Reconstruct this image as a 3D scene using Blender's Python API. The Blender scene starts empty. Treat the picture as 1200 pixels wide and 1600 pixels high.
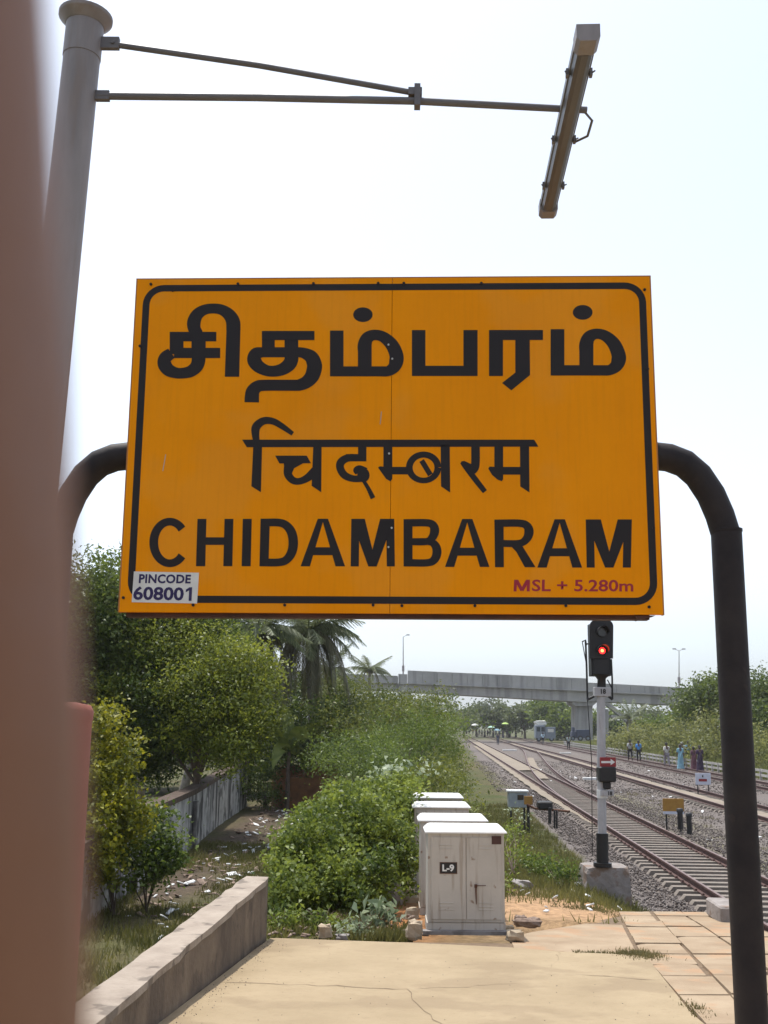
import bpy, math, random
import numpy as np
from mathutils import Vector, Matrix
from math import sin, cos, pi, radians, atan, sqrt

random.seed(7); rng = np.random.default_rng(11)
scn = bpy.context.scene
col = scn.collection

# ------------------------------------------------------------------ camera
F = 1700.0; PITCH = atan(330 / F); ROLL = radians(0.5); EYE = 1.7
fw = np.array([0, cos(PITCH), sin(PITCH)]); _u = np.array([0, -sin(PITCH), cos(PITCH)]); _r = np.array([1., 0, 0])
rt = _r * cos(ROLL) + _u * sin(ROLL); up = _u * cos(ROLL) - _r * sin(ROLL)
cd = bpy.data.cameras.new('camera'); cam = bpy.data.objects.new('camera', cd); col.objects.link(cam)
cd.sensor_fit = 'HORIZONTAL'; cd.sensor_width = 36; cd.lens = 36 * F / 1200
cd.clip_start = 0.004; cd.clip_end = 9000
cd.dof.use_dof = True; cd.dof.focus_distance = 9.0; cd.dof.aperture_fstop = cd.lens / 1.25
M = Matrix((rt, up, -fw)).transposed().to_4x4(); M.translation = (0, 0, EYE)
cam.matrix_world = M
scn.camera = cam

# ------------------------------------------------------------------ light
SUN_EL = radians(70); SUN_AZ = radians(-28)      # azimuth from +Y, negative = left of the view
w = bpy.data.worlds.new('World'); scn.world = w; w.use_nodes = True
nt = w.node_tree; bg = nt.nodes['Background']
sky = nt.nodes.new('ShaderNodeTexSky'); sky.sky_type = 'NISHITA'; sky.sun_disc = False
sky.sun_elevation = SUN_EL; sky.sun_rotation = SUN_AZ
sky.altitude = 0; sky.air_density = 1.0; sky.dust_density = 2.3; sky.ozone_density = 1.0
hz = nt.nodes.new('ShaderNodeHueSaturation'); hz.inputs['Saturation'].default_value = .32   # thin white overcast of a hazy tropical noon
nt.links.new(sky.outputs[0], hz.inputs['Color']); tm = nt.nodes.new('ShaderNodeMix'); tm.data_type = 'RGBA'; tm.blend_type = 'MULTIPLY'; tm.inputs[0].default_value = 1; tm.inputs[7].default_value = (.93, 1.0, 1.10, 1)
nt.links.new(hz.outputs[0], tm.inputs[6]); nt.links.new(tm.outputs[2], bg.inputs[0]); bg.inputs[1].default_value = 0.15
sl = bpy.data.lights.new('sun', 'SUN'); sl.energy = 3.0; sl.angle = radians(0.6); sl.color = (1, .95, .87)
so = bpy.data.objects.new('sun', sl); col.objects.link(so)
sd = Vector((sin(SUN_AZ) * cos(SUN_EL), cos(SUN_AZ) * cos(SUN_EL), sin(SUN_EL)))
so.rotation_euler = sd.to_track_quat('Z', 'Y').to_euler()
scn.view_settings.view_transform = 'Standard'; scn.view_settings.look = 'None'
scn.view_settings.exposure = 0.62; scn.view_settings.gamma = 1.0
scn.render.engine = 'CYCLES'
scn.cycles.max_bounces = 6; scn.cycles.transparent_max_bounces = 8

# ------------------------------------------------------------------ helpers
def ray(px, py): return fw + (px - 600) / F * rt - (py - 800) / F * up
def atz(px, py, z):
    d = ray(px, py); s = (z - EYE) / d[2]; return Vector((d[0] * s, d[1] * s, z))
def aty(px, py, y):
    d = ray(px, py); s = y / d[1]; return Vector((d[0] * s, y, EYE + d[2] * s))
RK = .0667
def zp(y): return -.25 - (max(y, 3.95) - 7.7) * RK
def ramp(px, py):
    d = ray(px, py); s = (-.25 + 7.7 * RK - EYE) / (d[2] + RK * d[1]); return Vector((d[0] * s, d[1] * s, EYE + d[2] * s))

def tag(o, label=None, cat=None, group=None, kind=None):
    if label: o['label'] = label
    if cat: o['category'] = cat
    if group: o['group'] = group
    if kind: o['kind'] = kind
    return o
def thing(name, label, cat, loc=(0, 0, 0), group=None, rz=0):
    o = bpy.data.objects.new(name, None); col.objects.link(o); o.location = loc; o.rotation_euler = (0, 0, rz)
    o.empty_display_size = .2
    return tag(o, label, cat, group)
def origin(o):
    v = Vector((0, 0, 0))
    while o is not None: v += Vector(o.location); o = o.parent
    return v
def link(name, me, mat, parent=None, loc=None):
    o = bpy.data.objects.new(name, me); col.objects.link(o)
    if mat is not None and len(me.materials) == 0: me.materials.append(mat)
    if parent is not None: o.parent = parent
    if loc is not None: o.location = loc
    return o
def copy_tree(o, parent=None):
    c = o.copy(); col.objects.link(c); c.parent = parent
    for ch in list(o.children): copy_tree(ch, c)
    return c
def mesh_np(name, V, Fc, smooth=False):
    """V (n,3), Fc (m,k) uniform face size"""
    me = bpy.data.meshes.new(name); V = np.asarray(V, np.float32); Fc = np.asarray(Fc, np.int32)
    m, k = Fc.shape
    me.vertices.add(len(V)); me.vertices.foreach_set('co', V.ravel())
    me.loops.add(m * k); me.loops.foreach_set('vertex_index', Fc.ravel())
    me.polygons.add(m); me.polygons.foreach_set('loop_start', np.arange(0, m * k, k, dtype=np.int32))
    if smooth: me.polygons.foreach_set('use_smooth', np.ones(m, bool))
    me.update(calc_edges=True); return me

class MB:
    def __init__(s): s.v = []; s.f = []; s.sm = []
    def add(s, vs, fs, sm=False):
        b = len(s.v); s.v += [tuple(x) for x in vs]; s.f += [tuple(i + b for i in q) for q in fs]; s.sm += [sm] * len(fs)
    def box(s, c, d, rz=0, rx=0, ry=0, taper=1.0):
        R = Matrix.Rotation(rz, 3, 'Z') @ Matrix.Rotation(rx, 3, 'X') @ Matrix.Rotation(ry, 3, 'Y')
        vs = []
        for z in (-1, 1):
            t = taper if z > 0 else 1
            for x, y in ((-1, -1), (1, -1), (1, 1), (-1, 1)):
                vs.append(Vector(c) + R @ Vector((x * d[0] / 2 * t, y * d[1] / 2 * t, z * d[2] / 2)))
        s.add(vs, [(3, 2, 1, 0), (4, 5, 6, 7), (0, 1, 5, 4), (1, 2, 6, 5), (2, 3, 7, 6), (3, 0, 4, 7)])
    def bbox(s, c, d, b=.008, rz=0):
        """box with chamfered edges (48ish tris)"""
        R = Matrix.Rotation(rz, 3, 'Z'); h = [x / 2 for x in d]; vs = []; 
        def P(x, y, z): vs.append(Vector(c) + R @ Vector((x, y, z))); return len(vs) - 1
        rings = []
        for z, ins in ((-h[2], b), (-h[2] + b, 0), (h[2] - b, 0), (h[2], b)):
            x, y = h[0] - ins, h[1] - ins; k = b if ins == 0 else b * .5
            rings.append([P(-x + k, -y, z), P(x - k, -y, z), P(x, -y + k, z), P(x, y - k, z), P(x - k, y, z), P(-x + k, y, z), P(-x, y - k, z), P(-x, -y + k, z)])
        fs = [tuple(reversed(rings[0])), tuple(rings[3])]
        for a, q in zip(rings, rings[1:]):
            for i in range(8): fs.append((a[i], a[(i + 1) % 8], q[(i + 1) % 8], q[i]))
        s.add(vs, fs)
    def tube(s, pts, r, n=12, cap=True, sm=True):
        pts = [Vector(p) for p in pts]; rs = r if isinstance(r, (list, tuple)) else [r] * len(pts)
        vs = []; fs = []; nrm = None
        for i, p in enumerate(pts):
            t = (pts[min(i + 1, len(pts) - 1)] - pts[max(i - 1, 0)]).normalized()
            if nrm is None:
                nrm = t.cross(Vector((0, 1, 0)) if abs(t.y) < .9 else Vector((1, 0, 0))).normalized()
            else:
                nrm = (nrm - t * nrm.dot(t)).normalized()
            b = t.cross(nrm)
            for k in range(n):
                a = 2 * pi * k / n; vs.append(p + (nrm * cos(a) + b * sin(a)) * rs[i])
        for i in range(len(pts) - 1):
            for k in range(n): fs.append((i * n + k, i * n + (k + 1) % n, (i + 1) * n + (k + 1) % n, (i + 1) * n + k))
        s.add(vs, fs, sm)
        if cap:
            s.add(vs[:n], [tuple(reversed(range(n)))]); s.add(vs[-n:], [tuple(range(n))])
    def cyl(s, a, b, r, n=16, r2=None): s.tube([a, b], [r, r if r2 is None else r2], n)
    def sphere(s, c, r, n=10, m=6, sc=(1, 1, 1)):
        vs = []; fs = []
        for i in range(m + 1):
            t = pi * i / m
            for k in range(n):
                a = 2 * pi * k / n; vs.append(Vector(c) + Vector((sin(t) * cos(a) * sc[0], sin(t) * sin(a) * sc[1], cos(t) * sc[2])) * r)
        for i in range(m):
            for k in range(n): fs.append((i * n + k, (i + 1) * n + k, (i + 1) * n + (k + 1) % n, i * n + (k + 1) % n))
        s.add(vs, fs, True)
    def prism(s, pts, d, ax):
        """extrude polygon pts (Vectors) by vector d"""
        n = len(pts); vs = [Vector(p) for p in pts] + [Vector(p) + Vector(d) for p in pts]
        s.add(vs, [tuple(range(n)), tuple(reversed(range(n, 2 * n)))] + [(i + n, (i + 1) % n + n, (i + 1) % n, i) for i in range(n)])
    def mesh(s, name, off=Vector((0, 0, 0))):
        me = bpy.data.meshes.new(name); me.from_pydata([(x[0] - off[0], x[1] - off[1], x[2] - off[2]) for x in s.v], [], s.f)
        me.polygons.foreach_set('use_smooth', s.sm); me.validate(); me.update(); return me
    def build(s, name, mat, parent=None, world=True):
        off = origin(parent) if (parent is not None and world) else Vector((0, 0, 0))
        return link(name, s.mesh(name, off), mat, parent)
    def rock(s, c, d, seed=0, n=7, m=5):
        rr = random.Random(seed); b = len(s.v)
        vs = []; fs = []
        for i in range(m + 1):
            t = pi * i / m
            for k in range(n):
                a = 2 * pi * k / n; q = .78 + rr.random() * .4
                x, y, z = sin(t) * cos(a), sin(t) * sin(a), cos(t)
                e = lambda v: math.copysign(abs(v) ** .6, v)
                vs.append(Vector(c) + Vector((e(x) * d[0] / 2 * q, e(y) * d[1] / 2 * q, e(z) * d[2] / 2 * (q if 0 < i < m else .9))))
        for i in range(m):
            for k in range(n): fs.append((i * n + k, (i + 1) * n + k, (i + 1) * n + (k + 1) % n, i * n + (k + 1) % n))
        s.add(vs, fs)

# ------------------------------------------------------------------ materials
def pmat(name, c, c2=None, scale=4.0, rough=.7, bump=0.0, bscale=None, metal=0.0, detail=6, spec=.4, speck=None, stretch=None, streak=None):
    m = bpy.data.materials.new(name); m.use_nodes = True; t = m.node_tree; b = t.nodes['Principled BSDF']
    b.inputs['Roughness'].default_value = rough; b.inputs['Metallic'].default_value = metal
    b.inputs['Specular IOR Level'].default_value = spec
    tc = t.nodes.new('ShaderNodeTexCoord'); src = tc.outputs['Object']
    if stretch:
        mp = t.nodes.new('ShaderNodeMapping'); mp.inputs['Scale'].default_value = stretch
        t.links.new(src, mp.inputs[0]); src = mp.outputs[0]
    n = t.nodes.new('ShaderNodeTexNoise'); n.inputs['Scale'].default_value = scale; n.inputs['Detail'].default_value = detail
    n.inputs['Roughness'].default_value = .65
    t.links.new(src, n.inputs['Vector'])
    c2 = c2 or tuple(x * .75 for x in c)
    r = t.nodes.new('ShaderNodeValToRGB'); r.color_ramp.elements[0].position = .35; r.color_ramp.elements[1].position = .66
    r.color_ramp.elements[0].color = (*c2, 1); r.color_ramp.elements[1].color = (*c, 1)
    t.links.new(n.outputs['Fac'], r.inputs[0]); out = r.outputs[0]
    def mixin(out, fac, colr, th0, th1, sc, st=None):
        n2 = t.nodes.new('ShaderNodeTexNoise'); n2.inputs['Scale'].default_value = sc; n2.inputs['Detail'].default_value = 8
        s2 = tc.outputs['Object']
        if st:
            mp2 = t.nodes.new('ShaderNodeMapping'); mp2.inputs['Scale'].default_value = st; t.links.new(s2, mp2.inputs[0]); s2 = mp2.outputs[0]
        t.links.new(s2, n2.inputs['Vector'])
        mr = t.nodes.new('ShaderNodeMapRange'); mr.inputs[1].default_value = th0; mr.inputs[2].default_value = th1; mr.inputs[4].default_value = fac
        t.links.new(n2.outputs['Fac'], mr.inputs[0])
        mx = t.nodes.new('ShaderNodeMix'); mx.data_type = 'RGBA'; t.links.new(mr.outputs[0], mx.inputs[0]); t.links.new(out, mx.inputs[6])
        mx.inputs[7].default_value = (*colr, 1); return mx.outputs[2]
    if speck: out = mixin(out, speck[0], speck[1], speck[2], speck[2] + .06, speck[3])
    if streak: out = mixin(out, streak[0], streak[1], streak[2], streak[2] + .12, streak[3], streak[4])
    t.links.new(out, b.inputs['Base Color'])
    if bump:
        n3 = t.nodes.new('ShaderNodeTexNoise'); n3.inputs['Scale'].default_value = bscale or scale * 6; n3.inputs['Detail'].default_value = 5
        t.links.new(src, n3.inputs['Vector'])
        bp = t.nodes.new('ShaderNodeBump'); bp.inputs['Strength'].default_value = bump; bp.inputs['Distance'].default_value = .02
        t.links.new(n3.outputs['Fac'], bp.inputs['Height']); t.links.new(bp.outputs[0], b.inputs['Normal'])
    return m
def leafmat(name, lo, hi, trans=.35, rough=.5):
    m = bpy.data.materials.new(name); m.use_nodes = True; t = m.node_tree; b = t.nodes['Principled BSDF']
    b.inputs['Roughness'].default_value = rough; b.inputs['Specular IOR Level'].default_value = .35
    a = t.nodes.new('ShaderNodeAttribute'); a.attribute_name = 'tint'
    r = t.nodes.new('ShaderNodeValToRGB'); r.color_ramp.elements[0].color = (*lo, 1); r.color_ramp.elements[1].color = (*hi, 1)
    t.links.new(a.outputs['Fac'], r.inputs[0]); t.links.new(r.outputs[0], b.inputs['Base Color'])
    tr = t.nodes.new('ShaderNodeBsdfTranslucent'); hs = t.nodes.new('ShaderNodeHueSaturation'); hs.inputs['Value'].default_value = 1.5; hs.inputs['Hue'].default_value = .485
    t.links.new(r.outputs[0], hs.inputs['Color']); t.links.new(hs.outputs[0], tr.inputs[0])
    mx = t.nodes.new('ShaderNodeMixShader'); mx.inputs[0].default_value = trans
    t.links.new(b.outputs[0], mx.inputs[1]); t.links.new(tr.outputs[0], mx.inputs[2]); t.links.new(mx.outputs[0], t.nodes['Material Output'].inputs[0])
    return m
def attrmat(name, attr, rough=.95, bump=.5, bscale=30, vs=.5, nscale=9, spec=.15):
    """colour from a point attribute, broken up by noise"""
    m = bpy.data.materials.new(name); m.use_nodes = True; t = m.node_tree; b = t.nodes['Principled BSDF']
    b.inputs['Roughness'].default_value = rough; b.inputs['Specular IOR Level'].default_value = spec
    a = t.nodes.new('ShaderNodeAttribute'); a.attribute_name = attr
    tc = t.nodes.new('ShaderNodeTexCoord')
    n = t.nodes.new('ShaderNodeTexNoise'); n.inputs['Scale'].default_value = nscale; n.inputs['Detail'].default_value = 8; n.inputs['Roughness'].default_value = .7
    t.links.new(tc.outputs['Object'], n.inputs[0])
    mr = t.nodes.new('ShaderNodeMapRange'); mr.inputs[1].default_value = .3; mr.inputs[2].default_value = .7; mr.inputs[3].default_value = 1 - vs; mr.inputs[4].default_value = 1 + vs
    t.links.new(n.outputs['Fac'], mr.inputs[0])
    mx = t.nodes.new('ShaderNodeVectorMath'); mx.operation = 'SCALE'
    t.links.new(a.outputs['Color'], mx.inputs[0]); t.links.new(mr.outputs[0], mx.inputs['Scale']); t.links.new(mx.outputs[0], b.inputs['Base Color'])
    n3 = t.nodes.new('ShaderNodeTexNoise'); n3.inputs['Scale'].default_value = bscale; n3.inputs['Detail'].default_value = 6; t.links.new(tc.outputs['Object'], n3.inputs[0])
    bp = t.nodes.new('ShaderNodeBump'); bp.inputs['Strength'].default_value = bump; bp.inputs['Distance'].default_value = .04
    t.links.new(n3.outputs['Fac'], bp.inputs['Height']); t.links.new(bp.outputs[0], b.inputs['Normal'])
    return m
def emat(name, c, s):
    m = bpy.data.materials.new(name); m.use_nodes = True; b = m.node_tree.nodes['Principled BSDF']
    b.inputs['Base Color'].default_value = (*c, 1); b.inputs['Emission Color'].default_value = (*c, 1); b.inputs['Emission Strength'].default_value = s
    return m

MT = dict(
    yellow=pmat('sign_yellow', (0.9, 0.3, 0.0004), (0.82, 0.265, 0.0004), 1.1, .6, .02, 60, spec=.08, speck=(.16, (.72, .33, .06), .52, 1.3), streak=(.14, (.66, .22, .005), .5, 9, (5, 5, .25))),
    edge=pmat('sign_edge', (.5, .2, .04), (.35, .13, .04), 6, .7),
    black=pmat('sign_black', (0.011, 0.007, 0.007), (0.015, 0.01, 0.01), 3, .55, spec=.3),
    red=pmat('sign_red', (.36, .012, .03), (.30, .012, .03), 3, .6),
    navy=pmat('sticker_navy', (.03, .018, .09), (.022, .014, .07), 3, .6),
    sticker=pmat('sticker_white', (.72, .70, .66), (.62, .60, .56), 9, .6),
    rivet=pmat('rivet_metal', (.6, .6, .58), (.4, .4, .4), 9, .4),
    darkpaint=pmat('post_black', (0.018, 0.014, 0.015), (0.032, 0.025, 0.023), 3, .6, .12, 30, spec=.2, speck=(.5, (.05, .035, .03), .62, 9)),
    frame=pmat('frame_brown', (.05, .022, .016), (.09, .04, .03), 5, .7),
    grey=pmat('lamp_grey', (0.26, 0.235, 0.235), (0.2, 0.18, 0.18), 3, .5, .06, 40, stretch=(3, 3, .6), streak=(.45, (.2, .15, .12), .55, 5, (4, 4, .4))),
    armgrey=pmat('arm_grey', (0.15, 0.143, 0.148), (0.11, 0.1, 0.105), 5, .55, .1),
    tubecase=pmat('tube_case', (0.165, 0.17, 0.18), (0.12, 0.122, 0.13), 4, .5, .05),
    diffuser=pmat('dusty_diffuser', (0.115, 0.115, 0.12), (0.09, 0.088, 0.09), 3, .35, .04, 20, stretch=(6, 1, 1)),
    redpost=pmat('red_oxide', (.36, .12, .09), (.28, .085, .065), 3, .75, .2, 25),
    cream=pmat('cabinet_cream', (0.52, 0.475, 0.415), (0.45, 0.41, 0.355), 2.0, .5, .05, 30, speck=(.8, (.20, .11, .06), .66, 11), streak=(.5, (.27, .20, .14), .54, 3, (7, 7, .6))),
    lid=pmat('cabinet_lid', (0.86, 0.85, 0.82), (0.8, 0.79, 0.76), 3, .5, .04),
    rust=pmat('rust_brown', (.13, .055, .03), (.08, .035, .02), 12, .9, .3),
    sigblack=pmat('signal_black', (.014, .013, .014), (.02, .018, .018), 5, .5),
    sigwhite=pmat('signal_white', (0.42, 0.415, 0.425), (0.34, 0.33, 0.335), 4, .5, .06, streak=(.4, (.24, .2, .17), .58, 5, (6, 6, .6))),
    sigred=pmat('signal_red', (0.27, 0.022, 0.025), (0.216, 0.018, 0.02), 5, .5),
    lensdark=pmat('lens_dark', (.03, .028, .026), (.05, .045, .04), 5, .15, spec=.6),
    baseconc=pmat('base_concrete', (.31, .275, .255), (.20, .175, .16), 3, .95, .7, 18, speck=(.75, (.17, .105, .065), .52, 3.2), streak=(.4, (.40, .36, .34), .58, 5, (1, 1, 1))),
    concrete=pmat('old_concrete', (0.29, 0.265, 0.25), (0.18, 0.16, 0.15), 2.5, .9, .5, 22, speck=(.5, (.12, .10, .09), .6, 4)),
    bridge=pmat('bridge_concrete', (0.4, 0.385, 0.37), (0.32, 0.31, 0.295), .25, .9, .1, 3, streak=(.5, (.16, .155, .15), .5, .5, (1.2, 1.2, .1))),
    slab=pmat('platform_concrete', (0.345, 0.268, 0.168), (0.285, 0.218, 0.133), 1.4, .9, .25, 45, speck=(.5, (.23, .17, .105), .54, 1.1), streak=(.35, (.25, .185, .115), .56, 16, (1, 1, 1)), spec=.2),
    paving=pmat('paving_stone', (0.36, 0.275, 0.185), (0.27, 0.195, 0.125), 1.7, .9, .3, 40, speck=(.5, (.38, .22, .12), .56, 2.2), spec=.2),
    joint=pmat('joint_soil', (0.13, 0.09, 0.06), (0.2, 0.14, 0.085), 12, 1, .5),
    parapet=pmat('parapet_side', (0.2, 0.15, 0.105), (0.12, 0.088, 0.062), 2.0, .95, .6, 22, speck=(.6, (.075, .055, .04), .55, 3.0), streak=(.6, (.07, .052, .04), .5, 1.6, (1.5, 1.5, .35))),
    coping=pmat('parapet_top', (0.36, 0.3, 0.24), (0.26, 0.21, 0.165), 3, .9, .5, 30, speck=(.7, (.10, .078, .06), .57, 4)),
    oldwall=pmat('limewashed_wall', (0.5, 0.48, 0.45), (0.26, 0.25, 0.235), 2.2, .95, .5, 14, streak=(.9, (.035, .03, .03), .5, 1.6, (1.0, 1.0, .16)), speck=(.8, (.06, .055, .05), .55, 1.3)),
    wallcap=pmat('wall_cap', (.11, .075, .055), (.06, .042, .03), 5, .95, .5),
    rail=pmat('rail_rust', (0.095, 0.045, 0.037), (0.065, 0.032, 0.027), 6, .75, .15, 30),
    railtop=pmat('rail_head', (0.2, 0.13, 0.11), (0.14, 0.085, 0.072), 9, .45, metal=.3),
    sleeper=pmat('sleeper_concrete', (0.25, 0.215, 0.182), (0.17, 0.145, 0.122), 4, .95, .4, 30, speck=(.4, (.16, .11, .085), .56, 8)),
    sand=pmat('track_sand', (0.25, 0.205, 0.155), (0.2, 0.165, 0.125), .8, .95, .3, 14),
    fence=pmat('fence_lime', (.46, .44, .40), (.30, .285, .26), 1.5, .9, .2),
    white=pmat('white_paint', (.72, .72, .70), (.62, .62, .60), 4, .6),
    boardyel=pmat('board_ochre', (.36, .19, .03), (.28, .14, .025), 5, .6),
    boardpale=pmat('board_pale', (.55, .57, .66), (.46, .48, .56), 3, .6),
    stonegrey=pmat('ballast_stone', (.33, .295, .28), (.19, .165, .16), 7, .9, spec=.25),
    rubble=pmat('rubble_stone', (0.42, 0.335, 0.24), (0.3, 0.24, 0.165), 6, .95, .5, 25),
    earthred=pmat('red_earth', (.26, .12, .055), (.17, .08, .04), 3, 1, .6, 20),
    bark=pmat('bark', (.15, .11, .085), (.08, .058, .045), 9, .95, .6, 30, stretch=(1, 1, .3)),
    palebark=pmat('pale_bark', (.28, .25, .21), (.16, .14, .12), 6, .9, .5, 20),
    skin=pmat('brown_skin', (0.2, 0.092, 0.05), (0.175, 0.08, 0.043), 60, .55, .12, 900, spec=.35),
    darkskin=pmat('dark_skin', (.13, .07, .045), (.11, .06, .04), 9, .6),
    hair=pmat('black_hair', (.012, .01, .01), (.02, .016, .015), 9, .6),
    nail=pmat('nail', (.5, .33, .27), (.45, .3, .25), 50, .3),
    redglow=emat('red_lamp', (1, .012, .012), 5.0),
    orangeglow=emat('red_lamp_core', (1, .22, .03), 9.0),
    bluetarp=pmat('blue_paint', (0.05, 0.065, 0.11), (0.035, 0.045, 0.08), 3, .5),
    bluegrey=pmat('blue_grey_paint', (0.2, 0.235, 0.27), (0.15, 0.175, 0.2), 3, .5),
    glass=pmat('dark_glass', (.03, .04, .05), (.05, .06, .07), 3, .1, spec=.6),
    tyre=pmat('tyre', (.02, .02, .02), (.03, .03, .03), 5, .9),
    cloth=pmat('load_cloth', (.62, .62, .58), (.5, .5, .46), 5, .9),
    rag=pmat('rag_cloth', (.30, .22, .17), (.16, .115, .09), 9, .95, .5, 30),
    plasticw=pmat('litter_white', (.78, .79, .78), (.6, .6, .6), 8, .5),
    box=pmat('trackside_box', (.33, .37, .39), (.25, .28, .30), 4, .55),
)
def cmat(name, c, rough=.85): return pmat(name, c, tuple(x * .7 for x in c), 6, rough)

# ------------------------------------------------------------------ terrain
def sstep(x, a, b):
    t = np.clip((x - a) / (b - a), 0, 1); return t * t * (3 - 2 * t)
def xmain(y): return 6.7 + .0545 * (y - 21.8)          # left rail of the near track
def xB(y): return 14.3 + .0535 * (y - 42.3)
def xC(y): return 21.3 + .0535 * (y - 62.7)
def terr(x, y):
    x = np.asarray(x, float); y = np.asarray(y, float)
    zc = np.interp(y, [4, 12.3, 18.7, 25, 35, 45], [-.14, -.60, -.93, -1.36, -1.68, -1.82])
    zl = np.interp(y, [4, 12, 30, 60], [-1.55, -1.65, -1.8, -1.86])
    zt = -1.86 + 0 * y
    a = sstep(x, -3.3, -1.25); a = np.where(y < 12.4, sstep(x, -1.75, -1.45), a)
    z = zl * (1 - a) + zc * a
    xm = xmain(y)
    b = sstep(x, xm - 3.6, xm - .9); z = z * (1 - b) + zt * b
    fx = xC(y) + 5.0
    bank = sstep(x, fx, fx + 9) * 1.9 * sstep(y, 30, 60) * (1 - sstep(y, 170, 210))
    return z + bank
def wob(x, y, s=1.0, ph=0):
    return np.sin(x * 1.7 * s + ph + np.sin(y * 1.1 * s)) * .5 + np.sin(y * 2.3 * s + x * .7 * s + 1 + ph) * .3 + np.sin(x * 4.1 * s - y * 3.3 * s + ph) * .2
def gcol(x, y):
    n = x.shape; C = np.zeros(n + (3,))
    green = np.array([.06, .07, .022]); soil = np.array([.13, .09, .055]); C[:] = green
    t = np.clip(.45 + .55 * wob(x, y, .6), 0, 1)[..., None]; C[:] = green * (1 - t * .6) + soil * t * .6
    def blend(mask, c):
        m = np.clip(mask, 0, 1)[..., None]; C[:] = C * (1 - m) + np.array(c) * m
    xm = xmain(y)
    edge = .5 * wob(x, y, .9, 2)
    grav = sstep(x, xm - 2.3 + edge, xm - 1.5 + edge) * (1 - sstep(x, xC(y) + 4.0, xC(y) + 5.0))
    blend(grav, (.145, .124, .113))
    blend(np.exp(-((x - xm - .84) / 1.0) ** 2) * .6 + np.exp(-((x - xB(y) - .84) / 1.0) ** 2) * .5, (.15, .112, .092)); blend(grav * np.clip(wob(x, y, .5, 7), 0, 1) * .4, (.14, .115, .09))
    # weedy strips between the tracks
    mid = np.exp(-((x - (xm + 3.2)) / .7) ** 2) * (y < 60); blend(mid * (.5 + .6 * wob(x, y, 1.3)), (.17, .16, .08))
    # orange earth past the platform end
    oe = np.exp(-(((x - 2.4 - edge * .6) / 1.7) ** 2 + ((y - 15.6) / 2.0) ** 2)); blend(oe * 1.25, (.36, .225, .125))
    oe2 = np.exp(-(((x - .2) / .55) ** 2 + ((y - 14.6) / 1.8) ** 2)); blend(oe2 * 1.2, (.30, .14, .06))
    # litter strewn ditch on the left
    d = np.exp(-((x + 4.3) / 1.2) ** 2) * sstep(y, 20, 23) * (1 - sstep(y, 50, 60)); blend(d * (.75 + .5 * wob(x, y, 1.1, 4)), (.085, .062, .047))
    far = sstep(y, 230, 280); blend(far * .8, (.08, .085, .035))
    return C
xs = np.unique(np.round(np.concatenate([[-4000, -1500, -500, -200, -110], np.arange(-70, -12, 2.), np.arange(-12, 14, .22), np.arange(14, 40, .6), np.arange(40, 130, 3.), [160, 300, 700, 1800, 4000]]), 3))
ys = np.unique(np.round(np.concatenate([[-60, -20, -4, 2], np.arange(4, 34, .22), np.arange(34, 70, .6), np.arange(70, 430, 4.), [500, 700, 1200, 2500, 6000]]), 3))
X, Y = np.meshgrid(xs, ys)
Z = terr(X, Y) + .035 * wob(X, Y, 2.2) * (np.abs(X) < 60)
Z = np.where((Y < 14.0) & (X > -1.5) & (X < 4.6), np.minimum(Z, -.25 - (np.maximum(Y, 3.9) - 7.7) * RK - .16), Z)
nx, ny = len(xs), len(ys)
idx = np.arange(nx * ny).reshape(ny, nx)
Fq = np.stack([idx[:-1, :-1], idx[:-1, 1:], idx[1:, 1:], idx[1:, :-1]], -1).reshape(-1, 4)
me = mesh_np('ground', np.stack([X, Y, Z], -1).reshape(-1, 3), Fq, True)
at_ = me.attributes.new('gcol', 'FLOAT_COLOR', 'POINT')
at_.data.foreach_set('color', np.concatenate([gcol(X, Y).reshape(-1, 3), np.ones((nx * ny, 1))], 1).astype(np.float32).ravel())
ground = tag(link('ground', me, attrmat('ground_soil', 'gcol', bump=.8, bscale=22, vs=.45, nscale=7)), kind='structure')

def tz(x, y): return float(terr(x, y))

# ------------------------------------------------------------------ platform
plat = MB()
def zr(x, y): return zp(y)
def slabprism(mb, poly, th, lift=0.0):
    n = len(poly); top = [Vector((x, y, zp(y) + lift)) for x, y in poly]; bot = [p - Vector((0, 0, th)) for p in top]
    mb.add(top + bot, [tuple(range(n)), tuple(reversed(range(n, 2 * n)))] + [((i + 1) % n, i, i + n, (i + 1) % n + n) for i in range(n)])
# the bed below the slabs (shows in the joints)
slabprism(plat, [(-2.6, -6), (4.4, -6), (4.4, 3.95), (-2.3, 3.95)], .5, -.02)
slabprism(plat, [(-2.0, 3.95), (4.4, 3.95), (4.55, 15.62), (3.62, 15.70), (1.9, 13.2), (1.5, 12.1), (-1.19, 12.16)], .5, -.02)
platform = tag(plat.build('platform', MT['joint']), kind='structure')
s = MB(); slabprism(s, [(-2.45, 3.95), (2.0, 3.95), (2.19, 8.17), (2.47, 10.4), (2.56, 11.1), (2.1, 11.26), (1.8, 11.33), (1.33, 11.62), (.44, 11.9), (-1.10, 12.22), (-1.17, 12.2), (-1.45, 7.7), (-1.62, 4.5)], .10, 0)
s.build('concrete_slab', MT['slab'], platform)
s = MB(); slabprism(s, [(-2.5, -6), (4.3, -6), (4.3, 3.93), (-2.3, 3.93)], .10, 0); s.build('concrete_slab', MT['slab'], platform)
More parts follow.
